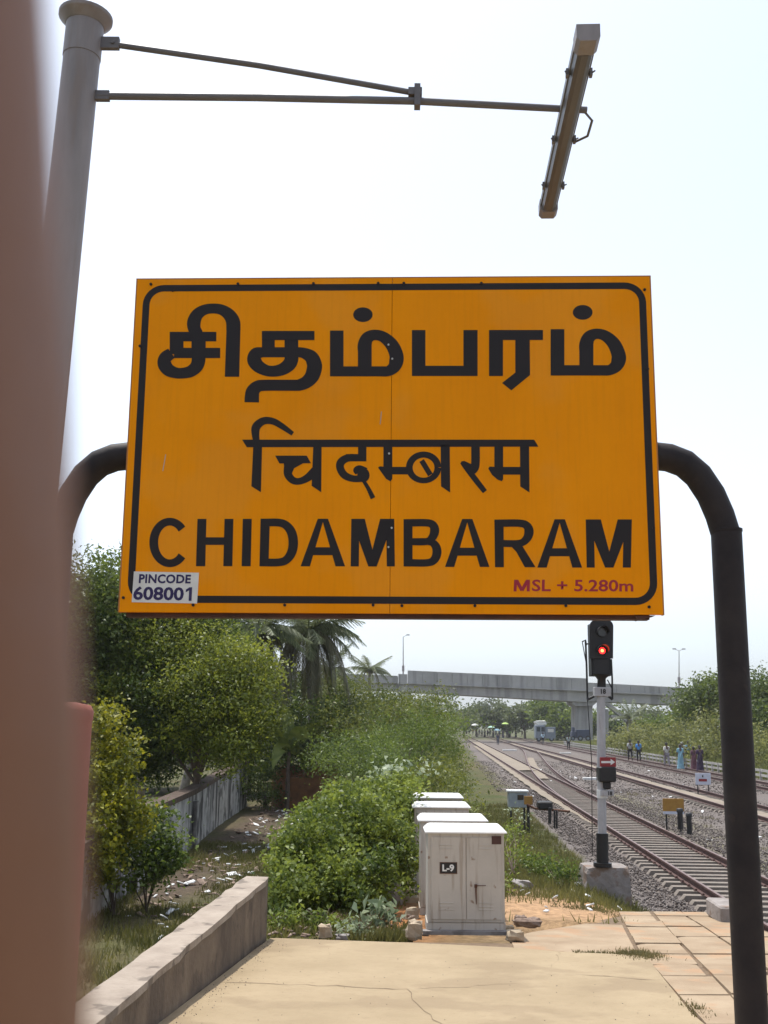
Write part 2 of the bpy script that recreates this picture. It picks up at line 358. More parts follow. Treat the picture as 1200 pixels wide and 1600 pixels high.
# sandy apron between the cabinets and the slab's broken edge
s = MB(); slabprism(s, [(1.36, 11.70), (1.84, 11.42), (2.12, 11.34), (2.5, 11.21), (2.6, 11.8), (2.77, 12.9), (2.93, 13.9), (2.5, 14.0), (1.75, 13.1), (1.42, 12.6)], .09, -.012)
s.build('sandy_slab', MT['paving'], platform)
def crack(pts, wd):
    vs = []; fs = []
    for i, (x, y) in enumerate(pts):
        wq = wd * random.uniform(.5, 1.4) * (.25 if i in (0, len(pts) - 1) else 1); vs += [(x - wq * .5, y - wq, zp(y) + .0035), (x + wq * .5, y + wq, zp(y) + .0035)]
    for i in range(len(pts) - 1): a = 2 * i; fs.append((a, a + 2, a + 3, a + 1))
    mb = MB(); mb.add(vs, fs); mb.build('crack', MT['joint'], platform)
def jag(p, q, n, j): return [(p[0] + (q[0] - p[0]) * t + random.uniform(-j, j), p[1] + (q[1] - p[1]) * t + random.uniform(-j, j)) for t in np.linspace(0, 1, n)]
crack(jag((-1.3, 9.35), (.25, 9.05), 14, .035), .006); crack(jag((.25, 9.05), (1.2, 9.4), 10, .04), .004); crack(jag((.2, 9.06), (.45, 7.4), 12, .03), .004); crack(jag((1.75, 11.3), (1.55, 10.3), 9, .03), .006); crack(jag((2.3, 9.6), (1.7, 9.9), 7, .03), .005)
# paving stones: courses run across, two lines of long joints
rowy = [4.2, 5.0, 5.75, 6.5, 7.2, 7.75, 8.3, 8.97, 9.9, 10.55, 11.28, 12.03, 12.7, 13.66, 14.3, 14.95, 15.5]
def c0(y): return 2.19 + (y - 8.17) * .112 + .02 if y < 11.2 else 2.53 + (y - 11.2) * .16
def c1(y): return 2.66 + (y - 8.7) * .149
def c2(y): return 3.86 + (y - 13.73) * .117
k = 0
for j in range(len(rowy) - 1):
    y0, y1 = rowy[j] + .015, rowy[j + 1] - .012
    g = .013
    cols = [(c0, c1), (c1, c2), (c2, lambda y: 4.42)]
    for ci, (a, b) in enumerate(cols):
        if a((y0 + y1) / 2) > b((y0 + y1) / 2) - .15: continue
        jt = lambda: random.uniform(-.012, .012)
        wob1 = random.uniform(-.03, .03)
        P = [(a(y0) + g + (jt() if ci else 0), y0 + jt()), (b(y0) - g + wob1, y0 + jt()), (b(y1) - g + wob1, y1 + jt()), (a(y1) + g, y1 + jt())]
        if ci == 1 and j == 8: P = [P[0], (P[1][0] - .16, P[1][1]), (P[1][0], P[1][1] + .22), P[2], P[3]]
        if random.random() < .4 and len(P) == 4:
            q_ = random.randrange(4); c_, p_, n_q = P[q_], P[q_ - 1], P[(q_ + 1) % 4]; t_ = random.uniform(.06, .2); u2 = random.uniform(.1, .3)
            mp_ = lambda a_, b_, t: (a_[0] + (b_[0] - a_[0]) * t, a_[1] + (b_[1] - a_[1]) * t)
            k1_, k2_ = mp_(c_, p_, t_ if q_ % 2 == 0 else u2), mp_(c_, n_q, u2 if q_ % 2 == 0 else t_); md = ((k1_[0] + k2_[0] + c_[0] * .35) / 2.35, (k1_[1] + k2_[1] + c_[1] * .35) / 2.35); P = P[:q_] + [k1_, md, k2_] + P[q_ + 1:]
        if a(y1) > 4.3: continue
        P = [(min(x, 4.42), y) for x, y in P]
        s = MB(); slabprism(s, P, .06, random.uniform(-.012, .008)); s.build('paving_slab', MT['paving'], platform)
s = MB(); s.bbox((4.42, 14.6, zp(14.6) + .09), (.34, .8, .22), .02, rz=-.06); tag(s.build('kerb_stone', MT['baseconc']), 'grey edge stone lying at the end of the paved platform beside the rail', 'kerb stone')

# ------------------------------------------------------------------ parapet wall beside the slab
def wall_strip(pts, th, mat_side, mat_top, name, label, cat):
    """pts: list of (x,y,zbase,ztop) along the inner face; thickness goes to -x"""
    root = thing(name, label, cat, (pts[0][0], pts[0][1], pts[0][2]))
    mb = MB(); cp = MB(); vs = []
    n = len(pts)
    for x, y, zb, zt in pts: vs += [(x, y, zb), (x, y, zt), (x - th, y + .05, zt), (x - th, y + .05, zb - 1.3)]
    fs = []
    for i in range(n - 1):
        a = 4 * i; b = a + 4; fs += [(a, a + 1, b + 1, b), (a + 1, a + 2, b + 2, b + 1), (a + 2, a + 3, b + 3, b + 2)]
    fs += [(3, 2, 1, 0), (4 * n - 4, 4 * n - 3, 4 * n - 2, 4 * n - 1)]
    mb.add(vs, fs); mb.build('wall_body', mat_side, root)
    vs = []; oh = .012; hh = .055
    for i, (x, y, zb, zt) in enumerate(pts):
        jx = random.uniform(-.016, .012); jz = random.uniform(-.008, .006)
        vs += [(x + oh + jx, y, zt + .003), (x + oh + jx * .5, y, zt + hh + jz), (x - th - .01 - jx, y + .05, zt + hh + jz), (x - th - .01 - jx, y + .05, zt + .003)]
    fs = []
    for i in range(n - 1):
        a = 4 * i; b = a + 4; fs += [(a, a + 1, b + 1, b), (a + 1, a + 2, b + 2, b + 1), (a + 2, a + 3, b + 3, b + 2), (a + 3, a, b, b + 3)]
    fs += [(3, 2, 1, 0), (4 * n - 4, 4 * n - 3, 4 * n - 2, 4 * n - 1)]
    cp.add(vs, fs); cp.build('coping', mat_top, root)
    return root
pp = []
for t in np.linspace(-.75, 1, 30):
    y = 7.68 + t * 4.57; pp.append((-1.453 + t * .24, y, zp(y) - .3, .04 - t * .035))
wall_strip(pp, .24, MT['parapet'], MT['coping'], 'parapet_wall', 'low stained concrete wall with pale chipped top along the left side of the platform ramp', 'wall')

# ------------------------------------------------------------------ name board
BC = Vector((.0332, 6.394, 3.383)); BY = -.036; BW, BH = 3.2, 2.095
board = thing('station_name_board', 'big orange yellow station board on two black bent posts reading CHIDAMBARAM in three scripts', 'station sign', (BC.x, BC.y, zp(BC.y)), rz=BY)
bax = Vector((cos(BY), sin(BY), 0)); bnr = Vector((-sin(BY), cos(BY), 0)); boff = BC.z - zp(BC.y)
def bl(px, py):
    """photo position -> board-plane coordinates (u right, v up, local to the board root)"""
    d = Vector(ray(px, py)); s_ = (BC - Vector((0, 0, EYE))).dot(bnr) / d.dot(bnr); p = Vector((0, 0, EYE)) + d * s_ - BC
    return p.dot(bax), p.z + boff
zlo, zhi = boff - BH / 2, boff + BH / 2
us, _ = bl(611, 700)
def lbuild(mb, name, mat, parent=board): return mb.build(name, mat, parent, world=False)
for a, b in ((-BW / 2, us - .0012), (us + .0012, BW / 2)):
    s = MB(); s.bbox(((a + b) / 2, .021, boff), (b - a, .042, BH), .0015); lbuild(s, 'panel', MT['yellow'])
for sx in (-1, 1):
    s = MB(); s.box((sx * (BW / 2 + .004), .026, boff), (.008, .05, BH + .004)); lbuild(s, 'edge_strip', MT['edge'])
s = MB(); s.box((0, .026, zhi + .004), (BW + .016, .05, .008)); lbuild(s, 'edge_strip', MT['edge'])
# steel frame behind
s = MB()
s.box((-.02, .09, zlo + .012), (BW - .1, .09, .075)); s.box((0, .09, zhi - .05), (BW - .1, .07, .07)); s.box((0, .09, boff), (BW - .1, .06, .07))
for x in (-1.4, -.5, .5, 1.4): s.box((x, .0895, boff), (.06, .07, BH - .2))
s.box((us, .052, boff), (.07, .016, BH - .01))
s.prism([(1.44, .02, zlo - .004), (1.56, .02, zlo - .004), (1.46, .02, zlo - .03)], (0, .1, 0), 0)
lbuild(s, 'back_frame', MT['frame'])
PRINT = [0]
def nextz(): PRINT[0] += 1; return -.0012 - .00022 * (PRINT[0] % 9)
def loopface(mb, pts, y):
    n = len(pts); vs = [(u, y, v) for u, v in pts] + [(u, .0, v) for u, v in pts]
    ar = sum(pts[i][0] * pts[(i + 1) % n][1] - pts[(i + 1) % n][0] * pts[i][1] for i in range(n))
    f = tuple(range(n))
    mb.add(vs, [f if ar > 0 else f[::-1]] + [(i, (i + 1) % n, (i + 1) % n + n, i + n) for i in range(n)])
def cr(pts, n=6):
    P = [np.array(p, float) for p in pts]; P = [2 * P[0] - P[1]] + P + [2 * P[-1] - P[-2]]; out = []
    for i in range(1, len(P) - 2):
        for t in np.linspace(0, 1, n, endpoint=False):
            a, b, c, d = P[i - 1:i + 3]
            out.append(.5 * (2 * b + (c - a) * t + (2 * a - 5 * b + 4 * c - d) * t * t + (3 * b - 3 * c + d - a) * t ** 3))
    out.append(P[-2]); return out
class Glyph:
    def __init__(s, ox, oy, sc): s.o = (ox, oy, sc); s.mb = MB()
    def p(s, x, y): return bl(s.o[0] + x / s.o[2], s.o[1] + y / s.o[2])
    def poly(s, *pts): loopface(s.mb, [s.p(*q) for q in pts], nextz()); return s
    def rect(s, x0, y0, x1, y1): return s.poly((x0, y0), (x1, y0), (x1, y1), (x0, y1))
    def ell(s, cx, cy, rx, ry): return s.poly(*[(cx + rx * cos(a), cy + ry * sin(a)) for a in np.linspace(0, 2 * pi, 28, endpoint=False)])
    def stroke(s, *pts, smooth=True):
        q = cr(pts) if smooth and len(pts) > 2 else [np.array(p, float) for p in pts]
        L = []; R = []
        for i in range(len(q)):
            d = q[min(i + 1, len(q) - 1)][:2] - q[max(i - 1, 0)][:2]; d = d / (np.linalg.norm(d) + 1e-9); nn = np.array([-d[1], d[0]]) * q[i][2] / 2
            L.append(s.p(*(q[i][:2] + nn))); R.append(s.p(*(q[i][:2] - nn)))
        y = nextz(); vs = []; fs = []
        n = len(q)
        vs = [(u, y, v) for u, v in L] + [(u, y, v) for u, v in R]
        ar = (L[0][0] - R[0][0]) * (L[1][1] - L[0][1]) - (L[0][1] - R[0][1]) * (L[1][0] - L[0][0])
        for i in range(n - 1):
            f = (i, i + n, i + 1 + n, i + 1); fs.append(f if ar < 0 else f[::-1])
        s.mb.add(vs, fs); return s
    def done(s, mat='black', name='letter', parent=None): return lbuild(s.mb, name, MT[mat], parent or board)
# Tamil line
g = Glyph(240, 460, 7.5)
g.stroke((520, 470, 130), (478, 400, 150), (474, 320, 158), (515, 235, 140), (600, 180, 120), (700, 166, 116), (800, 182, 124), (885, 240, 145), (930, 320, 165), (936, 420, 166)).poly((856, 380), (1018, 380), (1003, 965), (835, 965))
g.rect(190, 440, 735, 550).rect(190, 440, 350, 700).rect(445, 440, 610, 700).rect(240, 628, 780, 746)
g.stroke((210, 690, 130), (140, 745, 150), (128, 815, 160), (175, 885, 150), (260, 920, 128), (340, 924, 124), (430, 905, 135), (500, 850, 150), (526, 780, 158), (528, 680, 160)); g.done()
g = Glyph(370, 490, 7.5)
g.rect(295, 205, 910, 310).rect(295, 205, 445, 470).rect(560, 205, 720, 520).rect(250, 395, 725, 512)
g.stroke((300, 452, 116), (225, 475, 150), (205, 545, 165), (250, 615, 150), (340, 665, 130), (430, 676, 128), (530, 655, 140), (610, 600, 158), (640, 540, 160), (640, 480, 160))
g.stroke((690, 452, 116), (780, 462, 124), (870, 510, 160), (908, 590, 174), (908, 650, 176), (880, 735, 168), (820, 800, 150), (740, 836, 136), (680, 841, 130), (330, 841, 130), (240, 858, 140), (190, 910, 158), (178, 970, 166), (176, 1040, 170)); g.done()
g = Glyph(500, 470, 7.5)
g.rect(118, 350, 275, 885).rect(118, 770, 780, 885).rect(445, 520, 605, 880)
g.stroke((525, 600, 160), (524, 520, 162), (555, 440, 145), (635, 402, 122), (740, 425, 128), (840, 515, 150), (893, 630, 162), (893, 715, 165), (860, 785, 140), (790, 828, 116), (700, 828, 115)).ell(503, 163, 114, 86); g.done()
Glyph(630, 490, 6).rect(82, 155, 208, 585).rect(82, 490, 697, 585).rect(565, 155, 697, 585).done()
Glyph(750, 460, 4.8).rect(68, 268, 472, 342).rect(68, 268, 172, 612).poly((265, 300), (372, 300), (375, 605), (235, 720), (166, 665), (265, 587)).done()
g = Glyph(750, 460, 4.8)
g.rect(530, 262, 632, 608).rect(530, 532, 960, 608).rect(745, 380, 850, 600)
g.stroke((797, 430, 104), (797, 375, 105), (818, 322, 94), (872, 296, 78), (940, 312, 82), (1003, 370, 97), (1038, 450, 106), (1038, 498, 108), (1015, 542, 92), (965, 570, 76), (900, 570, 75)).ell(770, 135, 74, 55); g.done()
# Hindi line
def hp(x, y): return (x, y)
g = Glyph(370, 640, 4.8); g.poly((40, 226), (2230, 226), (2262, 278), (75, 282)); g.done(name='letter_headline')
g = Glyph(370, 640, 4.8)
g.poly((125, 250), (190, 250), (181, 620), (110, 575))
g.stroke((151, 250, 44), (141, 190, 56), (146, 130, 64), (200, 86, 56), (270, 88, 50), (340, 126, 44), (420, 182, 32)); g.done()
g = Glyph(370, 640, 4.8)
g.poly((288, 346), (525, 346), (556, 402), (320, 404)).poly((575, 250), (636, 250), (633, 620), (562, 572)).poly((352, 398), (505, 398), (430, 440), (404, 500), (360, 470))
g.stroke((384, 430, 60), (384, 485, 60), (420, 530, 54), (470, 538, 50), (530, 512, 58), (590, 462, 74)); g.done()
g = Glyph(370, 640, 4.8)
g.rect(910, 250, 972, 388).rect(820, 334, 972, 388)
g.stroke((905, 361, 54), (830, 364, 56), (782, 395, 60), (776, 440, 58), (808, 492, 56), (870, 518, 50), (940, 518, 50)).ell(950, 492, 46, 52).stroke((905, 480, 30), (893, 455, 40), (920, 440, 44), (965, 465, 60)).stroke((945, 525, 26), (985, 590, 30), (1022, 665, 38)); g.done()
g = Glyph(370, 640, 4.8)
g.rect(1100, 250, 1166, 470).poly((1060, 436), (1072, 426), (1166, 436), (1166, 520), (1152, 538), (1120, 520)).rect(1160, 430, 1300, 486); g.done()
g = Glyph(600, 670, 4.8)
g.stroke(*[(297 + 107 * cos(a), 291 + 97 * sin(a), 44 - 2 * sin(a) + 6 * cos(a) ** 2) for a in np.linspace(0, 2 * pi, 21)]).stroke((282, 238, 40), (348, 346, 40)).poly((425, 120), (493, 120), (496, 478), (428, 432)); g.done()
g = Glyph(600, 670, 4.8)
g.stroke((686, 120, 64), (686, 250, 64), (676, 300, 62), (640, 335, 50)).poly((572, 262), (582, 244), (604, 242), (660, 268), (676, 330), (646, 342)).stroke((590, 262, 30), (640, 322, 42), (700, 400, 42), (757, 472, 38)); g.done()
g = Glyph(600, 670, 4.8)
g.rect(828, 120, 893, 350).poly((782, 298), (792, 284), (893, 290), (893, 380), (882, 393), (850, 380), (810, 345)).rect(880, 286, 1030, 344).poly((1020, 120), (1088, 120), (1091, 478), (1022, 432)); g.done()
# Latin line
def letA(x0, x1, yt, yb, ap=16):
    c = (x0 + x1) / 2; h = yb - yt
    g = Glyph(0, 0, 1)
    g.poly((c - ap / 2, yt), (c + 1.5, yt), (x0 + 14.5, yb), (x0, yb)).poly((c - 1.5, yt), (c + ap / 2, yt), (x1, yb), (x1 - 15, yb)).poly((c - 15, yb - h * .40), (c + 15, yb - h * .40), (c + 20, yb - h * .235), (c - 20, yb - h * .235)); return g
def letM(x0, x1, yt, yb, sk=0):
    g = Glyph(0, 0, 1); c = (x0 + x1) / 2; t = 12.6
    g.poly((x0 + sk, yt), (x0 + t + sk, yt), (x0 + t, yb), (x0, yb)).poly((x1 - t, yt), (x1, yt), (x1 + sk, yb), (x1 - t + sk, yb))
    g.poly((x0 + sk, yt), (x0 + 22, yt), (c + 6.5, yb), (c - 6.5, yb)).poly((x1, yt), (x1 - 22, yt), (c - 6.5, yb), (c + 6.5, yb)); return g
g = Glyph(220, 795, 6)
g.stroke(*[(272 + (178 - (0)) * 0 + 150 * cos(a) + (4 if sin(a) < 0 else -4) * 0, 316 + 195 * sin(a), 72 + 10 * cos(a) ** 2) for a in np.linspace(radians(-40), radians(-320), 26)]); g.done()
Glyph(220, 795, 6).poly((532, 95), (615, 95), (604, 538), (518, 538)).poly((786, 95), (868, 95), (858, 538), (774, 538)).rect(560, 268, 830, 338).done()
Glyph(220, 795, 6).poly((957, 95), (1040, 95), (1030, 538), (946, 538)).done()
g = Glyph(400, 795, 5.4545)
g.poly((40, 85), (118, 85), (106, 490), (30, 490)).stroke((60, 118, 66), (190, 118, 66), (255, 140, 70), (302, 200, 78), (318, 285, 80), (305, 370, 78), (258, 436, 70), (190, 457, 66), (50, 457, 66)); g.done()
letA(469.7, 539.3, 810.6, 884.9).done(); letM(548, 616, 810.8, 885, 1).done()
g = Glyph(600, 795, 5.217)
g.rect(160, 85, 232, 470).stroke((190, 115, 60), (350, 115, 60), (400, 135, 66), (413, 180, 74), (395, 232, 66), (345, 268, 56), (190, 268, 56)).stroke((190, 268, 54), (360, 268, 54), (415, 295, 66), (432, 352, 74), (412, 412, 68), (355, 440, 60), (190, 440, 60)); g.done()
letA(695.3, 764.8, 811, 885.8).done()
g = Glyph(600, 795, 5.217)
g.poly((900, 88), (974, 88), (977, 476), (905, 476)).stroke((930, 118, 60), (1105, 118, 60), (1165, 140, 66), (1182, 190, 76), (1160, 248, 66), (1100, 282, 56), (930, 282, 56)).poly((1020, 290), (1110, 275), (1235, 476), (1148, 476), (1078, 350)); g.done()
letA(839.6, 909.4, 811.5, 886.8).done(); letM(916.7, 987.2, 811.7, 886.8, -1.5).done()

# printed text from the built-in font
def text_mesh(txt, off=.02, spacing=1.0):
    cu = bpy.data.curves.new('txt', 'FONT'); cu.body = txt; cu.size = 1; cu.offset = off; cu.resolution_u = 3; cu.extrude = 0; cu.space_character = spacing
    o = bpy.data.objects.new('txt', cu); col.objects.link(o); dg = bpy.context.evaluated_depsgraph_get()
    me = bpy.data.meshes.new_from_object(o.evaluated_get(dg)); bpy.data.objects.remove(o)
    co = np.empty(len(me.vertices) * 3, np.float32); me.vertices.foreach_get('co', co); co = co.reshape(-1, 3)
    lo, hi = co.min(0), co.max(0); co = (co - lo) / np.maximum(hi - lo, 1e-6); return me, co
def text_on(txt, mapping, name, mat, parent, off=.02, spacing=1.0):
    """mapping(a,b) -> xyz for a,b in 0..1 (left-right, bottom-top)"""
    me, co = text_mesh(txt, off, spacing)
    me.vertices.foreach_set('co', np.array([mapping(a, b) for a, b, _ in co], np.float32).ravel()); me.update(); me.materials.clear()
    return link(name, me, mat, parent)
def quadmap(c, y):
    """c: TL,TR,BR,BL photo corners on the board"""
    q = [np.array(bl(*p)) for p in c]
    def f(a, b):
        t = q[0] * (1 - a) + q[1] * a; d = q[3] * (1 - a) + q[2] * a; r = d * (1 - b) + t * b; return (r[0], y, r[1])
    return f
g = Glyph(0, 0, 1); g.poly((803.5, 906), (808, 906), (807, 924), (802.5, 924)).poly((823.5, 906), (828, 906), (827.5, 924), (823, 924)).poly((803.5, 906), (809.5, 906), (817.5, 921), (813.5, 924)).poly((828, 906), (822, 906), (813.5, 921), (817.5, 924)); g.done('red', 'small_letter')
tag(text_on('SL + 5.280m', quadmap([(831.5, 905.5), (989.5, 906), (989.5, 924.5), (831, 924)], -.0012), 'small_lettering', MT['red'], board, .018), kind='stuff')
g = Glyph(0, 0, 1); g.mb = MB(); loopface(g.mb, [bl(*q) for q in ((209.5, 893), (311, 895), (308, 943), (206, 941))], -.0042); stick = g.done('sticker', 'sticker')
text_on('PINCODE', quadmap([(218, 897), (299, 898), (298, 912), (217, 911.5)], -.0056), 'sticker_lettering', MT['navy'], stick, .035, 1.05)
text_on('60800', quadmap([(209.5, 916), (288, 917.5), (287, 938.7), (208, 937.5)], -.0056), 'sticker_lettering', MT['navy'], stick, .03)
g = Glyph(0, 0, 1); g.poly((296, 917.7), (300.5, 917.7), (299.5, 939), (295, 939)).poly((296.5, 917.7), (296, 922.5), (290.5, 925.5), (290.7, 921.5))
for i_, v_ in enumerate(g.mb.v): g.mb.v[i_] = (v_[0], v_[1] - .0046, v_[2])
g.done('navy', 'sticker_lettering', stick)
# painted border line with rounded corners
def rrect(x0, y0, x1, y1, r, k=8):
    out = []
    for cx, cy, a0 in ((x1 - r, y1 - r, 0), (x0 + r, y1 - r, 90), (x0 + r, y0 + r, 180), (x1 - r, y0 + r, 270)):
        for t in range(k + 1): a = radians(a0 + 90 * t / k); out.append((cx + r * cos(a), cy + r * sin(a)))
    return out
ul, vt = bl(225, 447); ur, _ = bl(1006, 447); ul2, vb = bl(199, 946); ur2, _ = bl(1025, 946)
vt = bl(600, 443.5)[1]; vb = bl(600, 943.5)[1]; x0 = bl(211, 700)[0]; x1 = bl(1018.5, 700)[0]
o_ = rrect(x0, vb, x1, vt, .13); th = .043; i_ = rrect(x0 + th, vb + th, x1 - th, vt - th, .13 - th)
s = MB(); n = len(o_); s.add([(u, -.0012, v) for u, v in o_] + [(u, -.0012, v) for u, v in i_], [(i, (i + 1) % n, (i + 1) % n + n, i + n) for i in range(n)]); lbuild(s, 'border_line', MT['black'])
def studs(pts, r, mat, name):
    s = MB()
    for q in pts:
        u, v = bl(*q); s.cyl((u, .0, v), (u, -.009, v), r, 8)
    o = lbuild(s, name, MT[mat]); return o
for q in ((236, 444.5), (270, 454), (372, 444), (490, 443.5), (591, 443), (631, 443), (752, 443), (1007, 453), (193, 934), (302, 945.5), (445, 945.5), (583, 945.5), (628, 946.5), (742, 946.5), (884, 946.5), (1014, 948.5), (219, 541), (1021, 825), (1012, 577)): studs([q], .009, 'black', 'bolt')
for q in ((607, 539), (613, 561), (608, 709), (612, 825), (607, 855)): studs([q], .006, 'rivet', 'rivet')
for a, b in (((259, 710), (254.5, 736)), ((596, 643), (594, 663))):
    s = MB(); p, q = Vector((*bl(*a), 0)), Vector((*bl(*b), 0)); s.tube([(p.x, -.0012, p.y), (q.x, -.0012, q.y)], .0022, 4)
    lbuild(s, 'scratch', MT['rivet'])
# bent pipe posts
path = [(985, 702), (1027, 707), (1050, 709.5), (1075, 719), (1097, 738), (1117, 768), (1131, 800), (1139, 826)]
pl = [bl(*q) for q in path]; ux = bl(1142, 840)[0]
pl[-1] = (ux - .008, pl[-1][1])
for sx in (1, -1):
    s = MB(); s.tube([(sx * (u if sx > 0 else u + .015), .09, v) for u, v in pl], [.086] * len(pl), 20, cap=True); post = lbuild(s, 'post_bend', MT['darkpaint'])
    s = MB(); u_ = ux if sx > 0 else ux + .015
    s.tube([(sx * u_, .09, pl[-1][1] + .01), (sx * (u_ + .0), .09, -.1)], .090, 22); s.tube([(sx * u_, .09, pl[-1][1] + .012), (sx * u_, .09, pl[-1][1] - .004)], .094, 22); lbuild(s, 'post', MT['darkpaint'])

# ------------------------------------------------------------------ lamp post with fluorescent arm
ly = 3.62; ptop = aty(134, 30, ly); plow = aty(90, 450, ly); dirp = (ptop - plow) / (ptop.z - plow.z)
pbase = ptop + dirp * (zp(ly) - ptop.z)
lamp = thing('lamp_post', 'grey pipe lamp post with a long double arm above the station board', 'lamp post', (pbase.x, pbase.y, pbase.z))
s = MB(); s.tube([pbase, pbase + dirp * 2.2, ptop - dirp * .16], [.078, .072, .066], 24); s.tube([ptop - dirp * .16, ptop], .0685, 24); s.build('pole', MT['grey'], lamp)
s = MB(); s.tube([ptop - dirp * .03, ptop - dirp * .003, ptop, ptop + dirp * .012], [.07, .096, .098, .098], 28); s.build('pole_cap', MT['grey'], lamp)
a1 = aty(152, 150, ly); ex = aty(917, 172, ly); j = aty(652, 158, ly); a2 = aty(158, 68, ly); jt_ = aty(652, 146, ly)
s = MB(); s.tube([a1, a1.lerp(j, .5) + Vector((0, 0, .004)), j, ex], [.0135, .0135, .0135, .0125], 10); s.build('arm', MT['armgrey'], lamp)
s = MB(); s.tube([a2 + Vector((.05, 0, -.004)), a2.lerp(jt_, .5) + Vector((0, 0, .012)), jt_], .011, 10); s.build('stay_rod', MT['armgrey'], lamp)
s = MB(); s.box(a2 + Vector((.03, 0, -.0)), (.075, .02, .045)); s.cyl(a2 + Vector((.045, -.016, 0)), a2 + Vector((.045, .016, 0)), .008, 8); s.build('bracket', MT['armgrey'], lamp)
s = MB(); s.box(a1 + Vector((.02, 0, 0)), (.05, .022, .035)); s.build('bracket', MT['armgrey'], lamp)
s = MB(); s.box((j + jt_) / 2 + Vector((0, 0, .002)), (.022, .04, .085)); s.box(jt_ + Vector((-.008, 0, .003)), (.05, .03, .028)); s.build('arm_clamp', MT['armgrey'], lamp)
HZ = ex.z - .02
n_ = atz(917, 60, HZ); f_ = atz(856, 328, HZ); ax = (f_ - n_).normalized(); L_ = (f_ - n_).length; side = ax.cross(Vector((0, 0, 1))).normalized(); vv = Vector((0, 0, 1))
tl = thing('tube_light', 'dusty fluorescent tube light fitting hung across the end of the lamp post arm', 'tube light', (n_ + f_) / 2)
def prof(mb, pr, p0, p1):
    k = len(pr); vs = [p0 + side * a + vv * b for a, b in pr] + [p1 + side * a + vv * b for a, b in pr]
    mb.add(vs, [tuple(range(k)), tuple(reversed(range(k, 2 * k)))] + [(i, i + k, (i + 1) % k + k, (i + 1) % k) for i in range(k)])
s = MB(); prof(s, [(-.036, 0), (-.036, .026), (-.022, .048), (.022, .048), (.036, .026), (.036, 0)], n_, f_); s.build('housing', MT['tubecase'], tl)
s = MB(); prof(s, [(-.031, -.003), (-.024, -.022), (-.011, -.03), (.011, -.03), (.024, -.022), (.031, -.003)][::-1], n_ + ax * .05, f_ - ax * .045); s.build('diffuser', MT['diffuser'], tl)
for p0, p1 in ((n_ - ax * .035, n_ + ax * .045), (f_ - ax * .045, f_ + ax * .02)):
    s = MB(); prof(s, [(-.038, -.017), (-.026, -.031), (.026, -.031), (.038, -.017), (.038, .028), (-.038, .028)][::-1], p0, p1)
    s.build('end_cap', MT['grey'], tl)
for t in (.16, .52, .82):
    for sg in (-1, 1):
        s = MB(); s.box(n_ + ax * L_ * t + side * sg * .040 + vv * .0, (.010, .022, .026), rz=math.atan2(ax.y, ax.x) - pi / 2); s.tube([n_ + ax * L_ * t + side * sg * .042, n_ + ax * (L_ * t - .025) + side * sg * .05 + vv * -.008], .003, 5); s.build('clip', MT['armgrey'], tl)
s = MB(); e_ = ex; s.tube([e_ + Vector((-.01, 0, -.005)), e_ + Vector((.022, .02, -.03)), e_ + Vector((.02, .1, -.045)), n_ + ax * L_ * .55 + side * .045 + vv * .01], .005, 6); s.build('cable', MT['armgrey'], tl)

# ------------------------------------------------------------------ red post behind the finger
rp = Vector((-1.62, 5.5, zp(5.5)))
red = thing('red_post', 'thick red oxide painted post at the far left edge beside the station board', 'post', rp)
s = MB(); s.tube([rp, Vector((rp.x, rp.y, 1.72))], .175, 28); s.build('shaft', MT['redpost'], red)
s = MB(); s.tube([(rp.x, rp.y, 1.70), (rp.x, rp.y, 1.745), (rp.x, rp.y, 1.775), (rp.x, rp.y, 1.79)], [.179, .181, .165, .09], 28); s.build('cap', MT['redpost'], red)

# ------------------------------------------------------------------ railway tracks
RZ = -1.6; SH = -1.775
def railway(name): return tag(thing(name, None, None, (0, 0, 0)), kind='structure')
RP = [(-.07, 0), (.07, 0), (.07, .012), (.011, .03), (.011, .115), (.036, .128), (.036, .165), (.028, .172), (-.028, .172), (-.036, .165), (-.036, .128), (-.011, .115), (-.011, .03), (-.07, .012)]
def rail(fx, ylist, parent, drop=0.0):
    vs = []; fs = []; k = len(RP)
    for y in ylist:
        x = fx(y); d = (fx(y + .5) - fx(y - .5)); nn = sqrt(1 + d * d)
        for a, b in RP: vs.append((x + a / nn, y - a * d / nn, RZ - .172 + b - drop))
    n = len(ylist)
    for i in range(n - 1):
        for q in range(k): fs.append((i * k + q, (i + 1) * k + q, (i + 1) * k + (q + 1) % k, i * k + (q + 1) % k))
    mb = MB(); mb.add(vs, fs); me = mb.mesh('rail'); me.materials.append(MT['rail']); me.materials.append(MT['railtop'])
    for p in me.polygons:
        if p.normal.z > .9 and p.center.z > RZ - .02 - drop: p.material_index = 1
    return link('rail', me, None, parent)
yl = list(np.arange(15.5, 60, 2)) + list(np.arange(60, 380, 5))
G = 1.676
tA = railway('railway_track'); tB = railway('railway_track'); tC = railway('railway_track'); tX = railway('crossover_track')
for tr, fx in ((tA, xmain), (tB, xB), (tC, xC)):
    rail(fx, yl, tr); rail(lambda y, fx=fx: fx(y) + G, yl, tr)
def xs_(y): return xmain(y) + 6.25 * float(sstep(y, 46, 185)) + .03
ylx = list(np.arange(50, 186, 3.0))
rail(xs_, ylx, tX, .006); rail(lambda y: xs_(y) + G, ylx, tX, .006)
s = MB(); s.box((0, 0, 0), (2.75, .26, .12), taper=.93); slm = s.mesh('sleeper'); slm.materials.append(MT['sleeper'])
